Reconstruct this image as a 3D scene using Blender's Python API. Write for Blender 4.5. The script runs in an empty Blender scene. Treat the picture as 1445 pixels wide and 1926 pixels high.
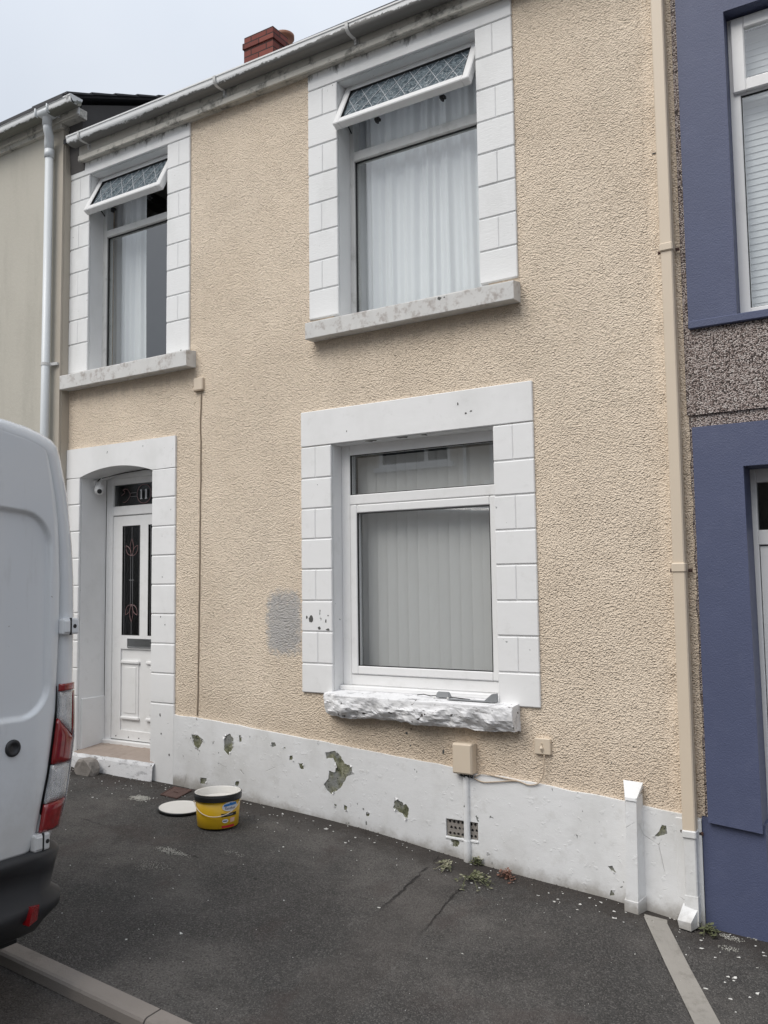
import bpy, bmesh, math, random
from mathutils import Vector, Matrix, noise
from mathutils.geometry import delaunay_2d_cdt
random.seed(11)
R = math.radians
C = bpy.context.scene.collection
SC = bpy.context.scene

# ------------------------------------------------------------------ camera
cam = bpy.data.cameras.new('camera'); co = bpy.data.objects.new('camera', cam); C.objects.link(co)
cam.sensor_fit = 'HORIZONTAL'; cam.sensor_width = 36.0; cam.lens = 36.0*1662.72/1445.0
cam.clip_start = 0.05; cam.clip_end = 900
CY, CP, CR = R(31.979), R(4.5908), R(-0.74245)
fw = Vector((-math.sin(CY)*math.cos(CP), math.cos(CY)*math.cos(CP), math.sin(CP)))
r0 = Vector((math.cos(CY), math.sin(CY), 0)); u0 = r0.cross(fw)
r_ = math.cos(CR)*r0 + math.sin(CR)*u0; u_ = -math.sin(CR)*r0 + math.cos(CR)*u0
M = Matrix((r_, u_, -fw)).transposed().to_4x4(); M.translation = Vector((0, -4.8, 1.7))
co.matrix_world = M
SC.camera = co

# ------------------------------------------------------------------ sky, sun, exposure
SUN_EL, SUN_AZ = R(50), R(200)          # azimuth clockwise from +Y
SKY_STRENGTH = 0.1
world = bpy.data.worlds.new('World'); SC.world = world; world.use_nodes = True
nt = world.node_tree; nt.nodes.clear()
wo = nt.nodes.new('ShaderNodeOutputWorld'); bg = nt.nodes.new('ShaderNodeBackground')
sky = nt.nodes.new('ShaderNodeTexSky'); sky.sky_type = 'NISHITA'; sky.sun_disc = False
sky.sun_elevation = SUN_EL; sky.sun_rotation = SUN_AZ; sky.air_density = 1.0; sky.dust_density = 2.5
tc = nt.nodes.new('ShaderNodeTexCoord'); no = nt.nodes.new('ShaderNodeTexNoise'); no.inputs['Scale'].default_value = 1.6
no.inputs['Detail'].default_value = 5; no.inputs['Roughness'].default_value = 0.5
cr = nt.nodes.new('ShaderNodeValToRGB')
cr.color_ramp.elements[0].position = 0.35; cr.color_ramp.elements[0].color = (3.25, 3.50, 3.88, 1)
cr.color_ramp.elements[1].position = 0.68; cr.color_ramp.elements[1].color = (3.90, 4.08, 4.34, 1)
mx = nt.nodes.new('ShaderNodeMix'); mx.data_type = 'RGBA'; mx.inputs['Factor'].default_value = 0.94
nt.links.new(tc.outputs['Generated'], no.inputs['Vector']); nt.links.new(no.outputs['Fac'], cr.inputs['Fac'])
nt.links.new(sky.outputs['Color'], mx.inputs[6]); nt.links.new(cr.outputs['Color'], mx.inputs[7])
sx = nt.nodes.new('ShaderNodeSeparateXYZ'); nt.links.new(tc.outputs['Generated'], sx.inputs[0])     # an overcast sky is brighter overhead
g1 = nt.nodes.new('ShaderNodeMath'); g1.operation = 'MULTIPLY_ADD'; g1.use_clamp = False; nt.links.new(sx.outputs['Z'], g1.inputs[0]); g1.inputs[1].default_value = 1.5; g1.inputs[2].default_value = 0.75
vm = nt.nodes.new('ShaderNodeVectorMath'); vm.operation = 'SCALE'; nt.links.new(mx.outputs[2], vm.inputs[0]); nt.links.new(g1.outputs[0], vm.inputs['Scale'])
nt.links.new(vm.outputs[0], bg.inputs['Color']); bg.inputs['Strength'].default_value = SKY_STRENGTH
nt.links.new(bg.outputs[0], wo.inputs['Surface'])
sl = bpy.data.lights.new('sun', 'SUN'); sl.energy = 1.5; sl.angle = R(40); sl.color = (1, 0.95, 0.88)
so = bpy.data.objects.new('sun', sl); C.objects.link(so)
sd = Vector((math.sin(SUN_AZ)*math.cos(SUN_EL), math.cos(SUN_AZ)*math.cos(SUN_EL), math.sin(SUN_EL)))
so.rotation_euler = sd.to_track_quat('Z', 'Y').to_euler(); so.location = (0, -6, 9)
SC.view_settings.view_transform = 'Standard'; SC.view_settings.look = 'None'
SC.view_settings.exposure = 0.56; SC.view_settings.gamma = 1.0
SC.render.engine = 'CYCLES'
SC.cycles.max_bounces = 8; SC.cycles.transparent_max_bounces = 12

# ------------------------------------------------------------------ materials
class Mat:
    def __init__(s, name, col, rough=0.7, metal=0.0, spec=0.5, coat=0.0):
        s.m = bpy.data.materials.new(name); s.m.use_nodes = True; s.t = s.m.node_tree
        s.b = s.t.nodes['Principled BSDF']; s.b.inputs['Roughness'].default_value = rough
        s.b.inputs['Metallic'].default_value = metal; s.b.inputs['Specular IOR Level'].default_value = spec
        s.b.inputs['Coat Weight'].default_value = coat
        s.geo = None; s.setc(col)
    def N(s, t, **k):
        n = s.t.nodes.new(t)
        for a, v in k.items():
            if a in n.inputs: n.inputs[a].default_value = v
            else: setattr(n, a, v)
        return n
    def L(s, a, b): s.t.links.new(a, b)
    def pos(s, scale=(1, 1, 1)):
        if s.geo is None: s.geo = s.N('ShaderNodeNewGeometry')
        if scale == (1, 1, 1): return s.geo.outputs['Position']
        v = s.N('ShaderNodeVectorMath', operation='MULTIPLY'); s.L(s.geo.outputs['Position'], v.inputs[0]); v.inputs[1].default_value = scale
        return v.outputs[0]
    def setc(s, c):
        if isinstance(c, tuple): s.b.inputs['Base Color'].default_value = (*c, 1); s.col = None; s.c0 = c
        else: s.L(c, s.b.inputs['Base Color']); s.col = c
        return s
    def noise(s, sc, det=4, ro=0.55, scale=(1, 1, 1), dist=0.0):
        n = s.N('ShaderNodeTexNoise'); n.inputs['Scale'].default_value = sc; n.inputs['Detail'].default_value = det
        n.inputs['Roughness'].default_value = ro; n.inputs['Distortion'].default_value = dist
        s.L(s.pos(scale), n.inputs['Vector']); return n.outputs['Fac']
    def vor(s, sc, feat='F1', out='Distance', scale=(1, 1, 1)):
        n = s.N('ShaderNodeTexVoronoi'); n.feature = feat; n.inputs['Scale'].default_value = sc
        s.L(s.pos(scale), n.inputs['Vector']); return n.outputs[out]
    def ramp(s, fac, stops):
        r = s.N('ShaderNodeValToRGB'); e = r.color_ramp.elements
        while len(e) < len(stops): e.new(0.5)
        for i, (p, c) in enumerate(stops):
            if not isinstance(c, tuple): c = (c, c, c)
            e[i].position = p; e[i].color = (*c, 1)
        s.L(fac, r.inputs['Fac']); return r.outputs['Color']
    def mix(s, fac, a, b, mode='MIX'):
        m = s.N('ShaderNodeMix'); m.data_type = 'RGBA'; m.blend_type = mode
        for v, k in ((fac, 0), (a, 6), (b, 7)):
            if isinstance(v, (int, float)): m.inputs[k].default_value = v
            elif isinstance(v, tuple): m.inputs[k].default_value = (*v, 1)
            else: s.L(v, m.inputs[k])
        return m.outputs[2]
    def math(s, op, a, b=0.0, c=None):
        m = s.N('ShaderNodeMath', operation=op)
        for i, v in enumerate((a, b, c)):
            if v is None: continue
            if isinstance(v, (int, float)): m.inputs[i].default_value = v
            else: s.L(v, m.inputs[i])
        return m.outputs[0]
    def bump(s, h, dist=0.002, st=1.0):
        n = s.N('ShaderNodeBump'); n.inputs['Distance'].default_value = dist; n.inputs['Strength'].default_value = st
        s.L(h, n.inputs['Height']); s.L(n.outputs['Normal'], s.b.inputs['Normal']); return s
    def xyz(s):
        n = s.N('ShaderNodeSeparateXYZ'); s.L(s.pos(), n.inputs[0]); return n.outputs

def smask(m, v, a, b):
    n = m.N('ShaderNodeMapRange'); n.interpolation_type = 'SMOOTHSTEP'
    n.inputs['From Min'].default_value = a; n.inputs['From Max'].default_value = b
    m.L(v, n.inputs['Value']); return n.outputs['Result']

MT = {}
# cream roughcast
m = Mat('cream_roughcast', (0.7, 0.55, 0.4), 0.92, spec=0.2)
x, y, z = m.xyz()
n1 = m.noise(62, 4, 0.6, (0.9, 1, 1.1)); n2 = m.noise(190, 3, 0.6); vq = m.vor(126, 'F1'); big = m.noise(1.3, 3, 0.5)
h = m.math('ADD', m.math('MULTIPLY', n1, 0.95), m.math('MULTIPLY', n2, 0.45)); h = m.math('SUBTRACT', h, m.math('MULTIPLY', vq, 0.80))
vcs = m.N('ShaderNodeSeparateColor'); m.L(m.vor(82, 'F1', 'Color', (0.85, 1, 1.15)), vcs.inputs[0])
bl = m.math('MULTIPLY', vcs.outputs[0], smask(m, m.vor(82, 'F1', 'Distance', (0.85, 1, 1.15)), 0.62, 0.18))       # stray lumps of aggregate
h = m.math('ADD', h, m.math('MULTIPLY', bl, 0.85))
h = m.math('ADD', h, m.math('MULTIPLY', m.noise(4.5, 3), 0.5))
# smoother strip beside the square downpipe and where old pipes were filled
strip = m.math('MULTIPLY', smask(m, x, -1.27, -1.235), m.math('SUBTRACT', 1.0, smask(m, x, -1.20, -1.18)))
strip = m.math('MULTIPLY', strip, smask(m, m.noise(6, 3), 0.40, 0.55))
amp = m.math('SUBTRACT', m.math('ADD', 0.55, m.math('MULTIPLY', m.noise(1.9, 4, 0.6), 0.9)), m.math('MULTIPLY', strip, 0.45))
h = m.math('SUBTRACT', h, m.math('MULTIPLY', smask(m, m.noise(30, 3, 0.6), 0.60, 0.72), 0.45))
c = m.mix(big, (0.865, 0.728, 0.575), (0.905, 0.780, 0.635))
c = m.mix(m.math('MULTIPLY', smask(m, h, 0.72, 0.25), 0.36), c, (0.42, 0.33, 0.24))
# grey overpainted patch
dx = m.math('DIVIDE', m.math('ADD', x, 3.815), 0.150); dz = m.math('DIVIDE', m.math('SUBTRACT', z, 1.435), 0.215)
dd = m.math('ADD', m.math('POWER', m.math('ABSOLUTE', dx), 4.0), m.math('POWER', m.math('ABSOLUTE', dz), 4.0))
dd = m.math('ADD', dd, m.math('MULTIPLY', m.math('SUBTRACT', m.noise(26, 5, 0.7), 0.5), 3.6))
c = m.mix(m.math('MULTIPLY', smask(m, dd, 1.7, 0.2), 0.85), c, (0.46, 0.46, 0.465))
# damp, slightly darker tide above the plinth and scattered dark flecks
c = m.mix(m.math('MULTIPLY', smask(m, m.math('ADD', z, m.math('MULTIPLY', m.noise(5, 3), 0.5)), 1.25, 0.85), 0.30), c, (0.60, 0.47, 0.35))
c = m.mix(m.math('MULTIPLY', smask(m, m.noise(2.6, 5, 0.62, (1, 1, 0.35)), 0.58, 0.76), 0.22), c, (0.45, 0.37, 0.29))
c = m.mix(smask(m, m.noise(13, 2, 0.5), 0.765, 0.785), c, (0.12, 0.08, 0.06))
run = m.noise(11, 5, 0.7, (1, 1, 0.22))                     # grime washed down below the sills
for (xa_, xb_, zt_, dz_, am) in ((-3.60, -1.98, 3.36, 0.26, 0.42), (-6.15, -4.60, 3.34, 0.22, 0.42), (-3.46, -2.02, 0.87, 0.14, 0.38), (-7, -1, 5.28, 0.10, 0.35)):
    k = m.math('MULTIPLY', m.math('MULTIPLY', smask(m, x, xa_, xa_+0.08), smask(m, x, xb_, xb_-0.08)), smask(m, m.math('ADD', z, m.math('MULTIPLY', run, dz_*1.3)), zt_-dz_*0.1, zt_+dz_*0.55))
    k = m.math('MULTIPLY', k, smask(m, z, zt_+0.03, zt_-0.01))
    c = m.mix(m.math('MULTIPLY', k, am), c, (0.33, 0.26, 0.20))
c = m.mix(m.math('MULTIPLY', smask(m, m.noise(0.8, 4, 0.6), 0.42, 0.62), 0.20), c, (0.66, 0.54, 0.41))
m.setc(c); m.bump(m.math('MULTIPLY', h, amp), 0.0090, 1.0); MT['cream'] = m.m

def masonry(name, base, dirt, chips=0.0, dirtamt=0.35, bumpd=0.002):
    m = Mat(name, base, 0.6, spec=0.3)
    d = m.noise(2.2, 5, 0.62, (1, 1, 0.6)); f = m.noise(11, 4, 0.5, (0.8, 1, 1.2)); g = m.noise(260, 2)
    c = m.mix(m.math('MULTIPLY', smask(m, d, 0.46, 0.72), dirtamt), base, dirt)
    c = m.mix(m.math('MULTIPLY', smask(m, m.noise(9, 5, 0.7), 0.56, 0.68), dirtamt*0.6), c, dirt)
    h = m.math('ADD', f, m.math('MULTIPLY', g, 0.25))
    if 'plinth' in name:                                      # hairline cracks
        ck = smask(m, m.vor(2.6, 'DISTANCE_TO_EDGE'), 0.0055, 0.0015); ck = m.math('MULTIPLY', ck, smask(m, m.noise(2.0, 5, 0.8), 0.56, 0.64))
        c = m.mix(m.math('MULTIPLY', ck, 0.28), c, (0.25, 0.24, 0.22)); h = m.math('SUBTRACT', h, ck)
        h = m.math('ADD', h, m.math('MULTIPLY', smask(m, m.noise(24, 3), 0.62, 0.70), 0.35))
    if name == 'white_plinth_paint':                         # mud splashed up from the pavement
        xx, yy, zz = m.xyz(); hg = m.math('ADD', m.math('ADD', zz, 0.16), m.math('MULTIPLY', xx, 0.083))
        hg = m.math('SUBTRACT', hg, m.math('MULTIPLY', m.noise(8, 5, 0.7), 0.16))
        c = m.mix(m.math('MULTIPLY', smask(m, hg, 0.03, -0.075), 0.75), c, (0.24, 0.215, 0.18))
    if chips:
        k = smask(m, m.noise(21, 3, 0.55, (1.3, 1, 0.9)), chips, chips+0.012)
        k2 = smask(m, m.noise(3.1, 2), 0.50, 0.56)
        k = m.math('MULTIPLY', k, k2)
        c = m.mix(k, c, (0.22, 0.23, 0.22)); h = m.math('SUBTRACT', h, m.math('MULTIPLY', k, 1.2))
    m.setc(c); m.bump(h, bumpd, 0.8); return m.m
MT['white'] = masonry('white_masonry_paint', (0.80, 0.80, 0.80), (0.55, 0.55, 0.53), 0.735, 0.26)
MT['plinth'] = masonry('white_plinth_paint', (0.775, 0.78, 0.785), (0.52, 0.515, 0.49), 0.70, 0.42, 0.0035)
# upper surrounds: same paint with soot below the eaves
m = Mat('white_paint_sooty', (0.7, 0.72, 0.74), 0.6, spec=0.3); x, y, z = m.xyz()
d = m.noise(2.4, 5, 0.62, (1, 1, 0.5)); f = m.noise(38, 4, 0.6, (1, 1, 3))
c = m.mix(m.math('MULTIPLY', smask(m, d, 0.44, 0.72), 0.36), (0.785, 0.79, 0.79), (0.54, 0.545, 0.53))
soot = m.math('MULTIPLY', smask(m, m.math('ADD', z, m.math('MULTIPLY', m.noise(14, 5, 0.7, (1, 1, 0.35)), 0.34)), 5.40, 5.47), smask(m, m.noise(1.1, 2), 0.38, 0.54))
c = m.mix(m.math('MULTIPLY', soot, 0.85), c, (0.05, 0.05, 0.045))
c = m.mix(smask(m, m.noise(24, 3, 0.6), 0.735, 0.75), c, (0.30, 0.31, 0.28))
m.setc(c); m.bump(f, 0.002, 0.8); MT['white_up'] = m.m

def plain(name, col, rough=0.4, metal=0, spec=0.5, coat=0, var=0.12, sc=6, dirt=None, bump=0):
    m = Mat(name, col, rough, metal, spec, coat)
    a = tuple(v*(1-var) for v in col); b = tuple(min(1, v*(1+var*0.5)) for v in col)
    c = m.mix(m.noise(sc, 4), a, b)
    if dirt: c = m.mix(m.math('MULTIPLY', smask(m, m.noise(sc*1.7, 6, 0.7), 0.50, 0.70), dirt[0]), c, dirt[1])
    m.setc(c)
    if bump: m.bump(m.noise(sc*30, 3), bump, 0.7)
    return m.m
MT['upvc'] = plain('white_upvc', (0.80, 0.80, 0.80), 0.28, var=0.05, dirt=(0.18, (0.5, 0.5, 0.47)))
MT['upvc_dirty'] = plain('weathered_upvc', (0.60, 0.60, 0.59), 0.4, var=0.1, sc=4, dirt=(0.5, (0.33, 0.33, 0.31)))
MT['gasket'] = plain('black_gasket', (0.015, 0.015, 0.016), 0.6)
MT['sill'] = plain('painted_concrete_sill', (0.66, 0.655, 0.64), 0.8, var=0.15, sc=9, dirt=(0.85, (0.36, 0.32, 0.295)), bump=0.002)
MT['black_plastic'] = plain('black_plastic', (0.022, 0.023, 0.026), 0.5, var=0.2, sc=20)
MT['cream_plastic'] = plain('cream_painted_plastic', (0.67, 0.57, 0.45), 0.45, var=0.05)
MT['cream_cable'] = plain('cream_cable', (0.52, 0.42, 0.32), 0.6)
MT['grime_cable'] = plain('grimy_cable', (0.30, 0.235, 0.17), 0.7)
MT['pipe_white'] = plain('off_white_pipe', (0.64, 0.67, 0.69), 0.35, var=0.06, sc=3)
MT['steel'] = plain('brushed_steel', (0.42, 0.43, 0.44), 0.3, 1.0)
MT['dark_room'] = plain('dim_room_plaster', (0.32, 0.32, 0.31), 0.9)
MT['concrete'] = plain('pale_concrete', (0.33, 0.31, 0.28), 0.9, var=0.25, sc=5, dirt=(0.5, (0.13, 0.12, 0.10)), bump=0.003)
MT['kerb'] = plain('kerb_concrete', (0.27, 0.24, 0.215), 0.9, var=0.25, sc=4, dirt=(0.4, (0.12, 0.105, 0.09)), bump=0.003)
MT['step'] = plain('buff_step_paint', (0.34, 0.28, 0.24), 0.8, var=0.2, sc=7, dirt=(0.4, (0.2, 0.16, 0.13)), bump=0.002)
MT['slate'] = plain('dark_slate', (0.055, 0.055, 0.06), 0.75, var=0.4, sc=12, bump=0.004)
MT['gable'] = plain('dark_gable_render', (0.085, 0.08, 0.078), 0.9, var=0.3, sc=6)
MT['terracotta'] = plain('terracotta_pot', (0.27, 0.12, 0.07), 0.7, var=0.3, sc=9)
MT['rust'] = plain('rusty_iron', (0.10, 0.055, 0.045), 0.8, var=0.5, sc=30, bump=0.002)
MT['stone'] = plain('grey_stone', (0.30, 0.275, 0.25), 0.9, var=0.3, sc=18, bump=0.004)
MT['flake'] = plain('white_flakes', (0.72, 0.71, 0.68), 0.8, var=0.2, sc=30)
MT['dust'] = plain('pale_dust', (0.46, 0.45, 0.41), 0.95, var=0.3, sc=60)
MT['grit'] = plain('dark_grit', (0.085, 0.073, 0.065), 0.95, var=0.6, sc=50)
MT['leaf'] = plain('weed_leaf', (0.125, 0.135, 0.065), 0.7, var=0.4, sc=30)
MT['leaf_pale'] = plain('dry_weed', (0.30, 0.29, 0.20), 0.8, var=0.4, sc=30)
MT['leaf_red'] = plain('reddish_weed', (0.20, 0.10, 0.07), 0.8, var=0.4, sc=30)
MT['blue'] = plain('slate_blue_paint', (0.078, 0.093, 0.168), 0.55, var=0.10, sc=5, dirt=(0.35, (0.102, 0.118, 0.195)), bump=0.003)
MT['yellow'] = plain('yellow_plastic', (0.62, 0.38, 0.012), 0.38, var=0.06, sc=14)
MT['rim_black'] = plain('black_rim_plastic', (0.018, 0.018, 0.018), 0.4)
MT['paint'] = plain('wet_cream_paint', (0.72, 0.70, 0.66), 0.25, var=0.04, sc=14)
MT['lbl_white'] = plain('label_white', (0.72, 0.74, 0.78), 0.5, var=0.03)
MT['lbl_blue'] = plain('label_blue', (0.03, 0.20, 0.55), 0.5, var=0.1)
MT['lbl_navy'] = plain('label_navy', (0.02, 0.02, 0.10), 0.5)
MT['lbl_black'] = plain('label_black', (0.012, 0.012, 0.012), 0.5)
MT['lbl_red'] = plain('label_red', (0.50, 0.02, 0.03), 0.5)
MT['lbl_pink'] = plain('label_pink', (0.75, 0.50, 0.42), 0.5)
MT['bag'] = plain('white_bag', (0.6, 0.6, 0.6), 0.6)
MT['curtain'] = plain('white_voile', (0.90, 0.90, 0.91), 0.9, var=0.04)
MT['blind'] = plain('pale_blind_fabric', (0.64, 0.635, 0.63), 0.9, var=0.03, sc=3)
MT['lead'] = plain('lead_came', (0.52, 0.54, 0.57), 0.5, var=0.1)
MT['motif'] = plain('rose_lead_line', (0.24, 0.14, 0.14), 0.5, var=0.1)
MT['lead_dark'] = plain('dull_lead_line', (0.22, 0.22, 0.23), 0.5)
MT['motif_red'] = plain('dark_red_glass', (0.10, 0.012, 0.015), 0.2)
MT['sign_white'] = plain('etched_white', (0.62, 0.64, 0.66), 0.5, var=0.02)
MT['alu'] = plain('grey_flashing', (0.30, 0.31, 0.32), 0.5, 0.4)
MT['van'] = plain('white_van_paint', (0.70, 0.725, 0.745), 0.22, coat=0.6, var=0.04, sc=2, dirt=(0.14, (0.42, 0.42, 0.41)))
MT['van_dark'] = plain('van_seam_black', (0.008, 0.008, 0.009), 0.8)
MT['red_lens'] = plain('red_lens', (0.26, 0.007, 0.010), 0.12, coat=1.0, var=0.65, sc=34)
MT['clear_lens'] = plain('clear_lens', (0.66, 0.67, 0.69), 0.10, 0.75, coat=1.0, var=0.5, sc=30, bump=0.012)
MT['tyre'] = plain('tyre_rubber', (0.018, 0.018, 0.018), 0.85)
MT['van_glass'] = plain('tinted_glass', (0.015, 0.018, 0.02), 0.05)
MT['opp_wall'] = plain('opposite_render', (0.58, 0.52, 0.44), 0.9, var=0.1, sc=2)

# neighbour's smooth render, streaked
m = Mat('white_van_paint_grimy', (0.7, 0.7, 0.7), 0.2, coat=0.7); x, y, z = m.xyz()
c = m.mix(m.noise(2, 3), (0.68, 0.705, 0.73), (0.72, 0.74, 0.76))
gm = m.math('ADD', z, m.math('MULTIPLY', m.math('SUBTRACT', m.noise(6, 5, 0.7), 0.5), 0.7))
c = m.mix(m.math('MULTIPLY', smask(m, gm, 1.15, 0.55), 0.45), c, (0.40, 0.38, 0.35))
c = m.mix(m.math('MULTIPLY', smask(m, m.noise(14, 5, 0.7, (1, 1, 0.15)), 0.56, 0.72), 0.16), c, (0.42, 0.41, 0.39))
c = m.mix(smask(m, m.noise(60, 2), 0.78, 0.80), c, (0.25, 0.23, 0.21)); m.setc(c); MT['van'] = m.m
m = Mat('grey_beige_render', (0.5, 0.48, 0.4), 0.9, spec=0.2); x, y, z = m.xyz()
c = m.mix(m.noise(1.2, 5, 0.6), (0.45, 0.43, 0.375), (0.53, 0.505, 0.445))
c = m.mix(m.math('MULTIPLY', smask(m, m.noise(3.0, 5, 0.65, (1.6, 1, 0.3)), 0.45, 0.72), 0.38), c, (0.36, 0.345, 0.30))
c = m.mix(m.math('MULTIPLY', smask(m, x, -6.24, -6.12), 0.35), c, (0.40, 0.32, 0.25))
m.setc(c); m.bump(m.math('ADD', m.noise(30, 4), m.math('MULTIPLY', m.noise(220, 2), 0.5)), 0.0025, 0.8); MT['neigh'] = m.m

# brown pebbledash
m = Mat('brown_pebbledash', (0.3, 0.25, 0.22), 0.75, spec=0.4)
vc = m.vor(135, 'F1', 'Color'); vd = m.vor(135, 'F1', 'Distance')
sep = m.N('ShaderNodeSeparateColor'); m.L(vc, sep.inputs[0])
c = m.ramp(sep.outputs[0], [(0.0, (0.15, 0.11, 0.095)), (0.22, (0.33, 0.26, 0.235)), (0.5, (0.46, 0.39, 0.36)), (0.8, (0.55, 0.48, 0.45)), (1.0, (0.66, 0.61, 0.57))])
c = m.mix(smask(m, vd, 0.50, 0.72), c, (0.06, 0.047, 0.042))
m.setc(c); m.bump(m.math('SUBTRACT', 1.0, vd), 0.008, 1.0); MT['dash'] = m.m

# mossy bare render in the peeled patches
m = Mat('mossy_bare_render', (0.2, 0.2, 0.13), 0.95, spec=0.15)
nn = m.noise(34, 5, 0.65); n3 = m.noise(9, 3)
c = m.ramp(nn, [(0.30, (0.050, 0.050, 0.040)), (0.46, (0.15, 0.155, 0.095)), (0.60, (0.27, 0.27, 0.19)), (0.75, (0.38, 0.38, 0.33))])
c = m.mix(smask(m, n3, 0.42, 0.62), c, (0.23, 0.235, 0.225))
c = m.mix(smask(m, m.noise(58, 3), 0.60, 0.68), c, (0.03, 0.03, 0.025))
m.setc(c); m.bump(nn, 0.008, 1.0); MT['moss'] = m.m

# rough painted stone sill
m = Mat('chipped_painted_stone', (0.6, 0.6, 0.6), 0.75, spec=0.25)
c = m.mix(smask(m, m.noise(14, 6, 0.7, (0.6, 1, 1.5)), 0.50, 0.66), (0.76, 0.76, 0.77), (0.48, 0.48, 0.49))
c = m.mix(smask(m, m.noise(42, 4, 0.7, (0.5, 1, 1)), 0.60, 0.70), c, (0.22, 0.21, 0.21))
c = m.mix(smask(m, m.noise(12, 4, 0.6, (0.8, 1, 1.3)), 0.66, 0.675), c, (0.07, 0.062, 0.058))
m.setc(c); m.bump(m.noise(38, 5, 0.65), 0.004, 0.8); MT['rough_sill'] = m.m

# gutter: pale top lip, algae staining low on the bowl
def gutter_mat(name, zsplit, yfront, stain):
    m = Mat(name, (0.6, 0.6, 0.58), 0.45, spec=0.4); x, y, z = m.xyz()
    base = m.mix(m.noise(3, 4), (0.66, 0.67, 0.67), (0.76, 0.77, 0.77))
    edge = m.math('ADD', z, m.math('MULTIPLY', m.math('SUBTRACT', m.noise(30, 6, 0.8, (0.6, 1, 1)), 0.5), 0.075))
    edge = m.math('ADD', edge, m.math('MULTIPLY', m.math('SUBTRACT', m.noise(1.6, 3, 0.6), 0.5), 0.05))
    edge = m.math('SUBTRACT', edge, m.math('MULTIPLY', m.math('SUBTRACT', y, yfront), 0.35))
    k = smask(m, edge, zsplit+0.003, zsplit-0.004)
    c = m.mix(m.math('MULTIPLY', k, 0.9), base, stain); m.setc(c); return m.m
MT['gutter'] = gutter_mat('stained_gutter', 5.366, -0.180, (0.115, 0.11, 0.10))
MT['gutter_n'] = gutter_mat('mossy_gutter', 5.650, -0.275, (0.10, 0.10, 0.075))
MT['fascia'] = plain('grubby_fascia_paint', (0.56, 0.535, 0.48), 0.6, var=0.2, sc=5, dirt=(0.95, (0.13, 0.125, 0.11)))

# brick
m = Mat('red_chimney_brick', (0.3, 0.1, 0.08), 0.85, spec=0.2); x, y, z = m.xyz()
cmb = m.N('ShaderNodeCombineXYZ'); m.L(m.math('ADD', x, y), cmb.inputs[0]); m.L(z, cmb.inputs[1])
br = m.N('ShaderNodeTexBrick'); br.inputs['Scale'].default_value = 1; br.inputs['Brick Width'].default_value = 0.225
br.inputs['Row Height'].default_value = 0.078; br.inputs['Mortar Size'].default_value = 0.007; br.inputs['Mortar Smooth'].default_value = 0.1
br.inputs['Color1'].default_value = (0.30, 0.095, 0.075, 1); br.inputs['Color2'].default_value = (0.21, 0.065, 0.055, 1); br.inputs['Mortar'].default_value = (0.05, 0.04, 0.04, 1)
m.L(cmb.outputs[0], br.inputs['Vector'])
m.setc(m.mix(m.math('MULTIPLY', m.noise(16, 4), 0.5), br.outputs['Color'], (0.13, 0.06, 0.05))); m.bump(br.outputs['Fac'], -0.006, 1.0); MT['brick'] = m.m

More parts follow.
